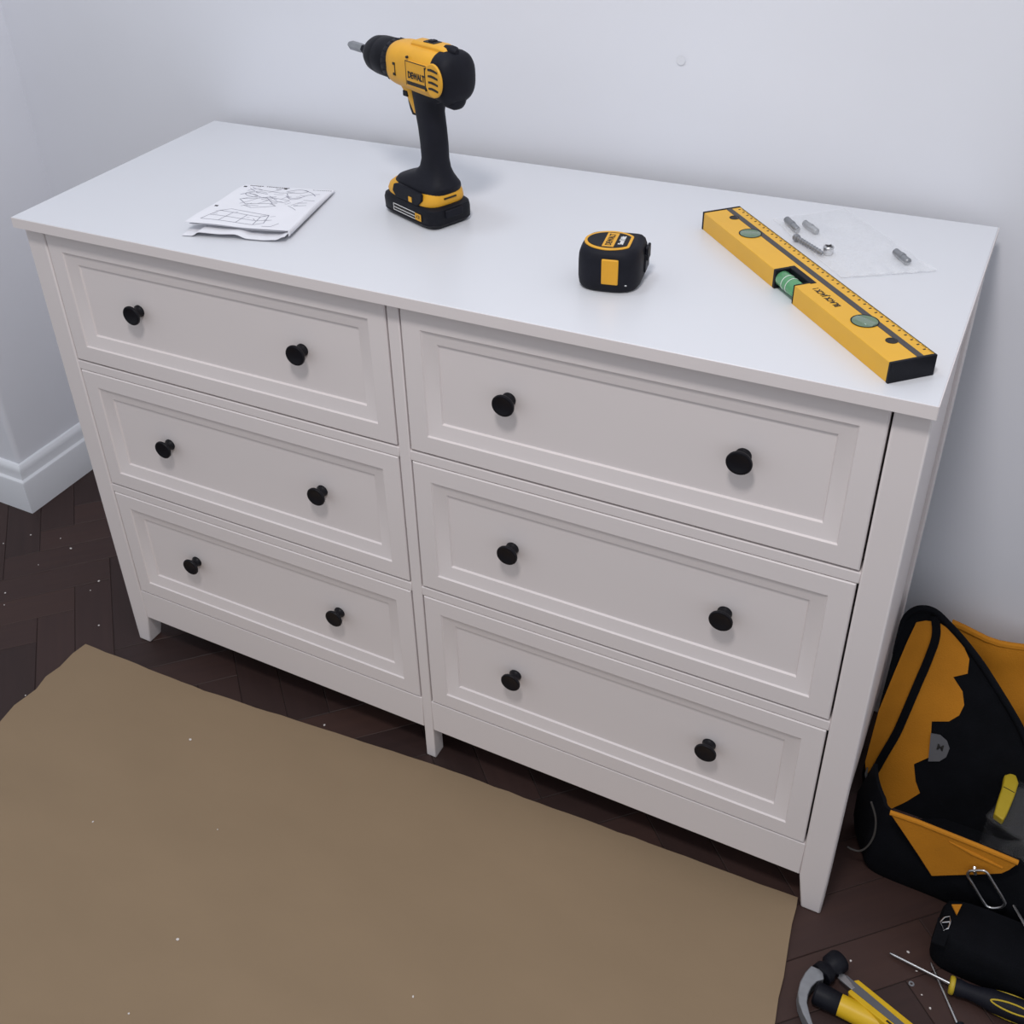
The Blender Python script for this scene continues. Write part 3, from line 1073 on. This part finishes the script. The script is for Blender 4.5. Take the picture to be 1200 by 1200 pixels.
def film_layer(lo, hi, seedv):
    bm = bmesh.new()
    nu, nv = 46, 40
    g = []
    for j in range(nv + 1):
        for i in range(nu + 1):
            u, v = i / nu, j / nv
            p = film_xy(u, v)
            e = min(1.0, 5 * min(u, 1 - u, v, 1 - v))
            e = e ** 0.6
            z = lo + (hi - lo) * e * (0.35 + 0.65 * math.exp(-((u - 0.42) / 0.30) ** 2 - ((v - 0.18) / 0.22) ** 2))
            z += 0.0016 * e * abs(noise.noise(Vector((p.x * 45 + seedv, p.y * 45, seedv)))) + 0.0022 * (u > 0.86) * abs(math.sin(v * 19 + seedv)) * (0.3 + (u - 0.86) * 6)
            jx = 0.0025 * noise.noise(Vector((v * 9, u * 9, seedv + 4))) * (1 if min(u, 1 - u, v, 1 - v) < 0.01 else 0.2)
            g.append(bm.verts.new((p.x + jx, p.y + jx, z)))
    w = nu + 1
    for j in range(nv):
        for i in range(nu):
            a = j * w + i
            bm.faces.new((g[a], g[a + 1], g[a + w + 1], g[a + w]))
    return bm


obj('bottom_film', film_layer(0.0004, 0.0006, 1.3), 'film', film, angle=180)
obj('top_film', film_layer(0.0011, 0.0125, 5.1), 'film', film, angle=180)
bm = bmesh.new()
tube(bm, [(film_xy(0.995, v) + Vector((0, 0, 0.0012 + 0.003 * abs(noise.noise(Vector((v * 14, 0, 2))))))) for v in [k / 40 for k in range(41)]], [0.0005 + 0.0016 * max(0, noise.noise(Vector((k * 0.35, 3, 1)))) for k in range(41)], 6)
obj('heat_seal', bm, 'film', film)


def fitting(name, label, pa, pb, r, style, z=0.0008):
    a, b = at_z(*pa, H), at_z(*pb, H)
    ce = (a + b) / 2
    d = (b - a)
    L = d.length
    t = thing(name, label, 'screw' if 'cam' not in name else 'fitting', (ce.x, ce.y, H + z), math.atan2(d.y, d.x), 'fittings in the plastic bag')
    bm = bmesh.new()
    if style == 'bolt':
        lathe(bm, [(-L / 2 + 0.004, r * 0.55), (L / 2 - 0.001, r * 0.55), (L / 2, r * 0.3)], 'X', 14, (0, 0, r))
        obj('shank', bm, 'steel_dull', t)
        bm = bmesh.new()
        lathe(bm, [(-L / 2, r * 0.7), (-L / 2 + 0.001, r), (-L / 2 + 0.005, r), (-L / 2 + 0.0065, r * 0.6)], 'X', 16, (0, 0, r))
        obj('head', bm, 'steel_dull', t)
        bm = bmesh.new()
        for k in range(9):
            x = -L / 2 + 0.008 + k * (L - 0.011) / 9
            lathe(bm, [(x, r * 0.55), (x + 0.0007, r * 0.72), (x + 0.0014, r * 0.55)], 'X', 12, (0, 0, r))
        obj('thread', bm, 'steel_dull', t)
    elif style == 'cam':
        lathe(bm, [(0, r * 0.9), (0.001, r), (0.009, r), (0.010, r * 0.85)], 'Z', 20)
        obj('body', bm, 'steel', t)
        bm = bmesh.new()
        box(bm, -r * 0.8, r * 0.8, -0.001, 0.001, 0.0098, 0.0104)
        box(bm, -0.001, 0.001, -r * 0.8, r * 0.8, 0.0098, 0.0104)
        obj('cross_slot', bm, 'dark_ink', t, smooth=False)
    else:
        lathe(bm, [(-L / 2, r * 0.7), (-L / 2 + 0.0015, r), (L / 2 - 0.0015, r), (L / 2, r * 0.7)], 'X', 16, (0, 0, r))
        obj('pin', bm, 'steel_dull', t)
        bm = bmesh.new()
        lathe(bm, [(-L * 0.1, r * 1.03), (0, r * 1.10), (L * 0.1, r * 1.03)], 'X', 16, (0, 0, r * 1.1))
        obj('collar', bm, 'steel_dull', t)
    return t


fitting('shelf_pin', 'grey metal pin inside plastic bag, in its far corner by the level', (921, 261), (934, 274), 0.0042, 'pin')
fitting('shelf_pin', 'short dark grey pin inside plastic bag beside the corner pin', (942, 265), (957, 276), 0.0040, 'pin')
fitting('connecting_bolt', 'threaded steel bolt inside plastic bag alongside the spirit level', (931, 282), (963, 302), 0.0046, 'bolt')
fitting('cam_lock', 'round shiny cam lock inside plastic bag at the bolt tip', (964, 296), (976, 300), 0.0062, 'cam')
fitting('shelf_pin', 'lone grey pin inside the empty end of plastic bag', (1048, 299), (1064, 312), 0.0043, 'pin')

# ------------------------------------------------------------------ tool bag on the floor
tb_org = Vector((1.40, 0.24, 0))
tbag = thing('tool_bag', 'open black and orange canvas tool bag standing beside the chest', 'tool bag', tb_org)


def wb(pts):
    return [Vector(p) - tb_org for p in pts]


NP = Vector((0, -0.272, 0.14)).normalized()      # back panel plane, leaning back towards the wall
P0 = Vector((1.3, 0.24, 0.0))


def on_back(x, y, lift=0.0):
    q = at_plane(x, y, P0, NP) + NP * lift
    q.x = max(q.x, 1.2480 + 0.9 * max(lift, 0))
    return q


# back panel (arched, black) with orange lining, black strap and jagged print
back_px = [(1012, 945), (1004, 905), (1010, 868), (1026, 815), (1044, 765), (1058, 728), (1070, 716), (1082, 713), (1096, 717), (1112, 732), (1130, 752), (1150, 778), (1168, 806), (1184, 832), (1198, 858), (1214, 900), (1218, 985), (1120, 985), (1050, 975)]
bm = bmesh.new()
prism(bm, wb([on_back(x, y) for x, y in back_px]), -NP * 0.012)
obj('back_panel', bm, 'bag_black', tbag, bevel=0.003)
lin_px = [(1085, 727), (1074, 729), (1063, 752), (1050, 783), (1030, 832), (1012, 872), (1008, 890), (1015, 913), (1028, 935), (1043, 948), (1062, 939), (1078, 929), (1073, 915), (1071, 895), (1089, 887), (1091, 862), (1092, 845),
          (1112, 845), (1124, 838), (1130, 826), (1128, 810), (1117, 793), (1134, 789), (1136, 772), (1128, 754), (1114, 738), (1100, 729)]
bm = bmesh.new()
prism(bm, wb([on_back(x, y, 0.0005) for x, y in lin_px]), NP * 0.0015)
lining = obj('orange_lining', bm, 'orange', tbag, smooth=False)
strap_c = [(1096, 722), (1097, 745), (1088, 772), (1074, 805), (1060, 838), (1050, 860), (1036, 884), (1024, 905), (1016, 914)]
strap = catmull([on_back(x, y, 0.0030) for x, y in strap_c], 5)
bm = bmesh.new()
rings = []
for i, p in enumerate(strap):
    d = (strap[min(i + 1, len(strap) - 1)] - strap[max(i - 1, 0)]).normalized()
    s = d.cross(NP).normalized() * 0.0058
    rings.append([q - tb_org for q in (p - s - NP * 0.001, p + s - NP * 0.001, p + s + NP * 0.0012, p - s + NP * 0.0012)])
loft(bm, rings)
obj('strap', bm, 'bag_black', tbag)
# piped rim of the arched panel
bm = bmesh.new()
tube(bm, [q - tb_org for q in catmull([on_back(x, y, 0.001) for x, y in back_px[4:16]], 4)], [0.0015 + 0.0037 * min(1, k / 8) for k in range(45)], 10)
obj('piping', bm, 'bag_black', tbag)
bm = bmesh.new()
tube(bm, wb([on_back(x, y, 0.006) for x, y in ((1009, 897), (1013, 905), (1017, 918))]), 0.0012, 6)
tube(bm, wb([on_back(x, y, 0.006) for x, y in ((1012, 896), (1016, 906), (1019, 916))]), 0.0012, 6)
obj('zip_pull', bm, 'steel', tbag)
# grey tag with letter
tg = [on_back(x, y, 0.004) for x, y in ((1091, 858), (1102, 860), (1110, 867), (1113, 876), (1109, 886), (1101, 891), (1088, 891))]
bm = bmesh.new()
prism(bm, wb(tg), NP * 0.001)
tagp = obj('size_tag', bm, 'tag_grey', tbag, smooth=False)
tc_ = on_back(1102, 875, 0.0054) - tb_org
text('size_letter', 'M', 0.0125, basis(tc_, (1, 0, 0), NP.cross(Vector((1, 0, 0)))), 'dark_ink', tbag, 0.0002, 1.0, 0.0003)

# outer back pocket in orange, with soft folds
bm = bmesh.new()
nu, nv = 30, 14
g, g2 = [], []
topz = lambda x: 0.212 - 0.05 * (x - 1.33) - 0.15 * max(0, x - 1.5)
for j in range(nv + 1):
    for i in range(nu + 1):
        x = 1.315 + 0.34 * i / nu
        z = 0.004 + (topz(x) - 0.004) * j / nv
        y = 0.436 - 0.055 * (1 - j / nv) + 0.006 * math.sin(x * 55 + z * 22) * (j / nv) + 0.004 * math.sin(x * 21 - z * 60)
        g.append(bm.verts.new(Vector((x, y, z)) - tb_org))
        g2.append(bm.verts.new(Vector((x, y + 0.005, z)) - tb_org))
w = nu + 1
for j in range(nv):
    for i in range(nu):
        a = j * w + i
        bm.faces.new((g[a], g[a + 1], g[a + w + 1], g[a + w]))
        bm.faces.new((g2[a], g2[a + w], g2[a + w + 1], g2[a + 1]))
for i in range(nu):
    for a in (i, nv * w + i):
        bm.faces.new((g[a], g[a + 1], g2[a + 1], g2[a]))
for j in range(nv):
    for a in (j * w, j * w + nu):
        bm.faces.new((g[a], g[a + w], g2[a + w], g2[a]))
obj('back_pocket', bm, 'orange', tbag)
bm = bmesh.new()
tube(bm, [Vector((1.315 + 0.34 * k / 20, 0.434 + 0.006 * math.sin((1.315 + 0.34 * k / 20) * 55 + 4.4) + 0.002, topz(1.315 + 0.34 * k / 20) - 0.002)) - tb_org for k in range(21)], 0.0055, 8)
obj('pocket_hem', bm, 'orange', tbag)

# body of the bag: floor and collapsed front and side walls
FZ = 0.135
bm = bmesh.new()
fl = at_z(1043, 951, FZ)
frr = at_z(1196, 1011, FZ)
wall_pts = catmull([Vector((1.262, 0.188, 0)), Vector((1.270, 0.160, 0)), Vector((1.284, 0.133, 0)), Vector((fl.x + 0.002, fl.y, 0)), Vector((1.38, 0.112, 0)), Vector((frr.x, frr.y, 0)), Vector((1.56, 0.112, 0)), Vector((1.64, 0.17, 0)), Vector((1.655, 0.30, 0)), Vector((1.64, 0.385, 0))], 5)
rings = []
for p in wall_pts:
    c = Vector((1.45, 0.26, 0))
    out = (p - c)
    out.z = 0
    out.normalize()
    h = FZ if p.y < 0.2 else FZ + (p.y - 0.2) * 0.35
    if p.x > 1.47:
        h = FZ - 0.02 + min(0.05, (p.x - 1.47) * 0.4)
    bulge = [(0.0, 0.000), (0.02, 0.010), (0.07, 0.012), (h - 0.01, 0.001), (h, -0.001), (h, -0.006), (0.07, 0.004), (0.01, -0.004), (0.0, -0.01)]
    rings.append([p + out * b + Vector((0, 0, z)) - tb_org for z, b in bulge])
loft(bm, rings)
obj('side_wall', bm, 'bag_black', tbag)
bm = bmesh.new()
prism(bm, [Vector((p.x, p.y, 0.006)) - tb_org for p in wall_pts], (0, 0, 0.004))
obj('base', bm, 'bag_black', tbag, smooth=False)

# orange triangular flap on the front wall
yf = fl.y - 0.021
fp = [(1043, 951), (1075, 962), (1110, 976), (1150, 992), (1194, 1010), (1183, 1018), (1174, 1022), (1150, 1023), (1120, 1024), (1092, 1025), (1078, 1003), (1060, 976)]
bm = bmesh.new()
out = []
for x, y in fp:
    q = at_y(x, y, yf)
    out.append(q)
prism(bm, wb(out), (0, -0.003, 0))
obj('front_flap', bm, 'orange', tbag, bevel=0.0012)
bm = bmesh.new()
tube(bm, wb([at_y(x, y, yf - 0.002) for x, y in ((1043, 952), (1075, 963), (1110, 977), (1150, 993), (1193, 1011))]), 0.0035, 8)
obj('flap_hem', bm, 'orange', tbag)
bm = bmesh.new()
tube(bm, wb([at_y(x, y, yf - 0.003) for x, y in ((1112, 986), (1140, 1000), (1175, 1017))]), [0.001, 0.0028, 0.0016], 8)
obj('flap_crease', bm, 'orange', tbag)

# oval steel ring hanging at the front wall
ringp = [(1134, 1026), (1136, 1021), (1141, 1020), (1152, 1020), (1157, 1023), (1162, 1031), (1176, 1054), (1177, 1060), (1173, 1063), (1164, 1064), (1157, 1062), (1152, 1056), (1140, 1036)]
bm = bmesh.new()
ry = yf - 0.010
tube(bm, [q - tb_org for q in catmull([at_y(x, y, ry) for x, y in ringp], 4, closed=True)], 0.0019, 10, closed=True)
obj('steel_ring', bm, 'steel', tbag)
bm = bmesh.new()
tube(bm, wb([at_y(1142, 1016, ry + 0.004), at_y(1142, 1020, ry), at_y(1143, 1024, ry + 0.003)]), 0.0022, 8)
obj('ring_joint', bm, 'steel', tbag)

# things inside the bag --------------------------------------------------
# clear organiser case with yellow clasp
cz = 0.085
ctr = at_z(1180, 933, cz + 0.012)
case = thing('organiser_case', 'clear plastic case with yellow clasp lying in the tool bag', 'case', (ctr.x + 0.018, ctr.y - 0.006, 0.0105))
rt = Matrix.Rotation(math.radians(68), 4, 'Z')
bm = bmesh.new()
box(bm, -0.045, 0.045, -0.040, 0.022, 0.0, cz - 0.012, rt)
obj('case_body', bm, 'clear', case, bevel=0.004)
bm = bmesh.new()
box(bm, -0.047, 0.047, -0.042, 0.024, cz - 0.011, cz - 0.004, rt)
obj('lid', bm, 'clear', case, bevel=0.002)
o0 = case.location
cl = [(1186, 905), (1191, 908), (1194, 917), (1190, 930), (1186, 940), (1181, 952), (1176, 961), (1165, 953), (1170, 935), (1175, 920), (1177, 908)]
bm = bmesh.new()
prism(bm, [at_z(x, y, cz + 0.012) - o0 for x, y in cl], (0, 0, -0.012))
obj('clasp', bm, 'clasp', case, bevel=0.002)
bm = bmesh.new()
tube(bm, [at_z(x, y, cz + 0.0122) - o0 for x, y in ((1176, 922), (1180, 924), (1189, 929))], 0.0006, 6)
obj('clasp_groove', bm, 'dark_ink', case)
# crumpled clear packet beside it
pc = at_z(1188, 996, 0.08)
pk = thing('clear_packet', 'small crumpled clear packet stuffed behind the orange flap', 'packet', (pc.x + 0.012, pc.y + 0.006, 0.0105))
bm = bmesh.new()
bmesh.ops.create_icosphere(bm, subdivisions=4, radius=1.0)
for v in bm.verts:
    n_ = 1 + 0.35 * noise.noise(v.co * 2.3) + 0.12 * noise.noise(v.co * 6)
    v.co = Vector((v.co.x * 0.026 * n_, v.co.y * 0.017 * n_, 0.040 + v.co.z * 0.037 * n_))
obj('wrapper', bm, 'clear', pk)
bm = bmesh.new()
for k in range(5):
    a = k * 1.3
    tube(bm, [(0.012 * math.cos(a), 0.007 * math.sin(a), 0.02 + 0.008 * k), (0.012 * math.cos(a) + 0.008, 0.007 * math.sin(a), 0.026 + 0.008 * k)], 0.0022, 8)
obj('contents', bm, 'steel_dull', pk)

# ------------------------------------------------------------------ small black pouch in front of the bag
po = Vector((1.475, 0.045, 0))
pouch = thing('tool_pouch', 'flat black canvas pouch with steel buckle lying before the tool bag', 'pouch', po)
bm = bmesh.new()
rings = []
for z, s in ((0.0, 0.96), (0.006, 1.0), (0.040, 1.0), (0.052, 0.96), (0.058, 0.86)):
    ring = []
    for x, y, _ in superellipse(0, 0, 0.088, 0.041, 0, 5, 40):
        k_ = 0.003 * noise.noise(Vector((x * 30, y * 30, z * 25)))
        ring.append((x * s + k_, y * s + k_, z + 0.004 * noise.noise(Vector((x * 18, y * 18, 1))) * (z > 0.03)))
    rings.append(ring)
loft(bm, rings)
obj('body', bm, 'bag_black', pouch)
bm = bmesh.new()
tabp = [at_z(x, y, 0.060) for x, y in ((1115, 1061), (1127, 1061), (1121, 1073))]
prism(bm, [p - po for p in tabp], (0, 0, 0.0025))
obj('orange_tab', bm, 'orange', pouch, smooth=False)
bm = bmesh.new()
tube(bm, [at_z(x, y, 0.061) - po for x, y in ((1102, 1080), (1107, 1075), (1113, 1074), (1114, 1080), (1111, 1088), (1106, 1090))], 0.0010, 8, closed=True)
tube(bm, [at_z(x, y, 0.062) - po for x, y in ((1104, 1081), (1113, 1080))], 0.0009, 8)
obj('buckle', bm, 'steel', pouch)
bm = bmesh.new()
rings = []
for x, y in ((1107, 1078), (1104, 1092), (1099, 1106)):
    q = at_z(x, y, 0.058)
    rings.append([q - po + Vector((dx, dy, dz)) for dx, dy, dz in ((-.008, 0, 0), (.008, 0, 0), (.008, 0, -.003), (-.008, 0, -.003))])
loft(bm, rings)
obj('webbing', bm, 'bag_black', pouch)
# hex key lying on the pouch
hk0 = at_z(1188, 1061, 0.064)
hk = thing('hex_key', 'bent steel hex key with pale grip resting on the black pouch', 'hex key', hk0)
bm = bmesh.new()
tube(bm, [Vector((0, 0, 0)), at_z(1196, 1075, 0.064) - hk0, at_z(1206, 1093, 0.064) - hk0], 0.0018, 6)
obj('shaft', bm, 'steel', hk)
bm = bmesh.new()
tube(bm, [at_z(1192, 1055, 0.066) - hk0, at_z(1196, 1054, 0.066) - hk0, at_z(1214, 1054, 0.066) - hk0], [0.003, 0.004, 0.004], 10)
obj('grip', bm, 'tag_grey', hk)

# ------------------------------------------------------------------ hammer
hz = 0.0155
ho = at_z(964, 1160, 0)
hammer = thing('claw_hammer', 'claw hammer with black head and yellow handle lying on the floor', 'hammer', (ho.x, ho.y, 0))
hoff = Vector((ho.x, ho.y, 0))
Z8 = lambda x, y: (930 + x / 8.0, 1100 + y / 8.0)
claw = [(165, 250), (110, 312), (62, 400), (40, 500), (50, 600), (88, 700), (140, 800), (175, 860), (195, 850), (180, 790), (152, 700), (127, 600), (136, 520), (170, 450), (220, 398), (285, 378), (278, 295)]
bm = bmesh.new()
prism(bm, [at_z(*Z8(*q), 0.024) - hoff for q in claw], (0, 0, -0.020))
obj('claw', bm, 'steel_dull', hammer, bevel=0.0012)
pa, pb = at_z(*Z8(255, 345), hz), at_z(*Z8(440, 195), hz)
bm = bmesh.new()
d = (pb - pa)
pl = [pa + d * t - hoff for t in (0, 0.25, 0.36, 0.42, 0.55, 0.92, 1.0)]
tube(bm, pl, [0.0145, 0.0145, 0.0115, 0.0115, 0.0150, 0.0150, 0.0132], 24)
obj('poll', bm, 'black', hammer)
na, nb = at_z(*Z8(195, 500), hz), at_z(*Z8(430, 618), hz)
d = nb - na
bm = bmesh.new()
tube(bm, [na + d * t - hoff for t in (0, 0.08, 0.5, 1.0, 1.06)], [0.0120, 0.0148, 0.0148, 0.0138, 0.0120], 24)
obj('neck', bm, 'black', hammer)
dn = d.normalized()
st = na + d * 0.94
bm = bmesh.new()
prof = [(0, 0.0118), (0.002, 0.0138), (0.03, 0.0140), (0.07, 0.0130), (0.12, 0.0125), (0.18, 0.0140), (0.235, 0.0150), (0.25, 0.0140), (0.255, 0.009)]
tube(bm, [st + dn * t - hoff for t, r in prof], [r for t, r in prof], 24)
obj('handle', bm, 'tool_yellow', hammer)

# ------------------------------------------------------------------ snap-off knife
ka, kb = at_z(*Z8(455, 375), 0.014), at_z(*Z8(1010, 830), 0.038)
kd = (kb - ka).normalized()
knife = thing('utility_knife', 'yellow snap-off utility knife resting against the hammer handle', 'knife', (ka.x, ka.y, 0))
koff = Vector((ka.x, ka.y, 0))
ks = Vector((-kd.y, kd.x, 0)).normalized()      # to the left of the blade direction
kn = kd.cross(ks).normalized()
if kn.z < 0:
    kn = -kn
KM = Matrix((kd, ks, kn)).transposed().to_4x4()
KM = Matrix.Translation(ka - koff) @ KM


def kprism(name, pts, z0, z1, m, bev=0.0006):
    bm = bmesh.new()
    prism(bm, [KM @ Vector((x, y, z0)) for x, y in pts], (KM.to_3x3() @ Vector((0, 0, z1 - z0))))
    return obj(name, bm, m, knife, bevel=bev)


kprism('body', [(0.020, -0.0115), (0.024, -0.0130), (0.150, -0.0130), (0.158, -0.008), (0.158, 0.008), (0.150, 0.0125), (0.016, 0.0125), (0.013, 0.0065), (0.020, 0.0045)], -0.0060, 0.0035, 'tool_yellow', 0.001)
kprism('blade_channel', [(-0.002, -0.0055), (0.002, -0.0065), (0.120, -0.0045), (0.120, 0.0035), (0.004, 0.0060), (-0.004, 0.0030)], 0.0030, 0.0044, 'tag_grey', 0.0003)
kprism('blade', [(-0.006, 0.0010), (0.0, -0.0055), (0.022, -0.0060), (0.022, -0.0010), (0.0, 0.0045)], 0.0036, 0.0048, 'steel', 0.0002)
kprism('slider', [(0.105, -0.0035), (0.124, -0.0030), (0.124, 0.0020), (0.105, 0.0025)], 0.0040, 0.0075, 'black', 0.0006)
kprism('body_slot', [(0.078, -0.0098), (0.104, -0.0098), (0.104, -0.0070), (0.078, -0.0070)], 0.0030, 0.0038, 'dark_ink', 0)

# ------------------------------------------------------------------ screwdriver
sa, sb, sc_ = at_z(1043, 1117, 0.006), at_z(1114, 1154, 0.0145), at_z(1200, 1187, 0.0165)
sd_dir = (sc_ - sb).normalized()
sdr = thing('screwdriver', 'screwdriver with black and yellow ribbed handle lying on the floor', 'screwdriver', (sb.x, sb.y, 0))
soff = Vector((sb.x, sb.y, 0))
bm = bmesh.new()
tube(bm, [sa - soff, sa.lerp(sb, 0.06) - soff, sb + sd_dir * 0.01 - soff], [0.0012, 0.0021, 0.0021], 12)
obj('blade', bm, 'steel', sdr)
bm = bmesh.new()
tube(bm, [sb + sd_dir * t - soff for t in (-0.0015, 0.0, 0.0030, 0.0045)], [0.0105, 0.0118, 0.0118, 0.0105], 24)
obj('collar', bm, 'clasp', sdr)
bm = bmesh.new()
prof = [(0.004, 0.0100), (0.010, 0.0112), (0.020, 0.0095), (0.032, 0.0108), (0.050, 0.0142), (0.080, 0.0150), (0.105, 0.0145), (0.114, 0.0115), (0.117, 0.006)]
tube(bm, [sb + sd_dir * t - soff for t, r in prof], [r for t, r in prof], 28)
obj('handle', bm, 'rubber', sdr)
s_, u_, d_ = frame_from(sd_dir)
tocam = (CAM - (sb + sd_dir * 0.07)).normalized()
for ang in (0.0, 2 * PI / 3, 4 * PI / 3):
    up = (tocam - sd_dir * tocam.dot(sd_dir)).normalized()
    side = sd_dir.cross(up).normalized()
    o1 = up * math.cos(ang) + side * math.sin(ang)
    o2 = sd_dir.cross(o1).normalized()
    c = sb + sd_dir * 0.072 + o1 * 0.0143
    loop = []
    for k in range(24):
        a = 2 * PI * k / 24
        loop.append(c + sd_dir * (0.026 * math.cos(a)) + o2 * (0.0052 * math.sin(a) * (1 - 0.25 * math.cos(a) ** 2)) + o1 * (-0.0008 * abs(math.cos(a))) - soff)
    bm = bmesh.new()
    tube(bm, loop, 0.0011, 8, closed=True)
    obj('grip_inlay', bm, 'clasp', sdr)

# thin rod under the screwdriver
ra, rb_ = at_z(1091, 1128, 0.0022), at_z(1122, 1200, 0.0022)
rdv = rb_ - ra
rod = thing('metal_rod', 'thin bare steel rod crossing under the screwdriver blade', 'rod', (ra.x, ra.y, 0))
ro = Vector((ra.x, ra.y, 0))
bm = bmesh.new()
tube(bm, [ra - ro, ra + rdv * 0.05 - ro, ra + rdv * 1.0 - ro], [0.0008, 0.0018, 0.0018], 12)
obj('shaft', bm, 'steel', rod)
bm = bmesh.new()
rz_ = Vector((0, 0, 0.0045))
tube(bm, [ra + rdv * 1.0 - ro + rz_ * 0, ra + rdv * 1.04 - ro + rz_, ra + rdv * 1.45 - ro + rz_, ra + rdv * 1.5 - ro + rz_], [0.0020, 0.0060, 0.0065, 0.004], 16)
obj('handle', bm, 'rubber', rod)

# cord loop hanging out of the bag
cp = [(1021, 940), (1026, 958), (1025, 976), (1018, 990), (1008, 997), (998, 995), (993, 992)]
bm = bmesh.new()
tube(bm, [q - tb_org for q in catmull([at_y(x, y, 0.108) for x, y in cp], 6)], 0.0014, 8)
obj('cord_loop', bm, 'cable', tbag)

# washer and crumbs
w0 = at_z(1068, 1153, 0.0005)
bm = bmesh.new()
n = 24
rings = []
for r, z in ((0.0036, 0.0), (0.0036, 0.0012), (0.0016, 0.0012), (0.0016, 0.0)):
    rings.append([(r * math.cos(2 * PI * i / n), r * math.sin(2 * PI * i / n), z) for i in range(n)])
rings.append(rings[0])
loft(bm, rings, False, False)
bmesh.ops.remove_doubles(bm, verts=bm.verts, dist=1e-6)
o = obj('washer', bm, 'steel_dull')
o.location = (w0.x, w0.y, 0.0)
tag(o, 'small round steel washer on the floor near the knife', 'washer')


def chip_mesh(seed):
    r = random.Random(seed)
    bm = bmesh.new()
    bmesh.ops.create_icosphere(bm, subdivisions=1, radius=1)
    for v in bm.verts:
        v.co = Vector((v.co.x * r.uniform(.7, 1.2), v.co.y * r.uniform(.5, 1.0), max(v.co.z, -0.5) * 0.45 + 0.22))
    me = bpy.data.meshes.new('plaster_crumb')
    bm.to_mesh(me)
    bm.free()
    me.materials.append(M['chip'])
    return me


chips = [chip_mesh(k) for k in range(4)]
on_floor = [(83, 643, 2.6), (116, 681, 2.8), (36, 627, 2.0), (71, 631, 1.6), (106, 692, 1.4), (45, 662, 1.5), (6, 695, 2.0), (4, 637, 1.7), (116, 733, 1.8), (5, 709, 1.6), (380, 850, 2.2), (1064, 1116, 2.2),
            (997, 1126, 1.7), (1074, 1138, 1.5), (1090, 1182, 1.8), (1080, 1166, 1.3), (30, 815, 1.5)]
on_card = [(223, 867, 2.4), (109, 963, 1.9), (208, 1101, 2.6), (484, 1168, 1.7), (151, 1188, 1.5), (255, 972, 1.3)]
for lst, z, lab, grp in ((on_floor, 0.0, 'tiny white plaster crumb lying on the dark parquet', 'crumbs on the parquet'), (on_card, 0.0054, 'tiny pale crumb lying on the brown cardboard sheet', 'crumbs on the cardboard')):
    for i, (x, y, s) in enumerate(lst):
        p = at_z(x, y, z)
        o = bpy.data.objects.new('plaster_crumb', chips[i % 4])
        o.location = (p.x, p.y, z)
        o.rotation_euler = (0, 0, i * 1.7)
        o.scale = (s * 0.0011,) * 3
        col.objects.link(o)
        tag(o, lab, 'crumb', grp)
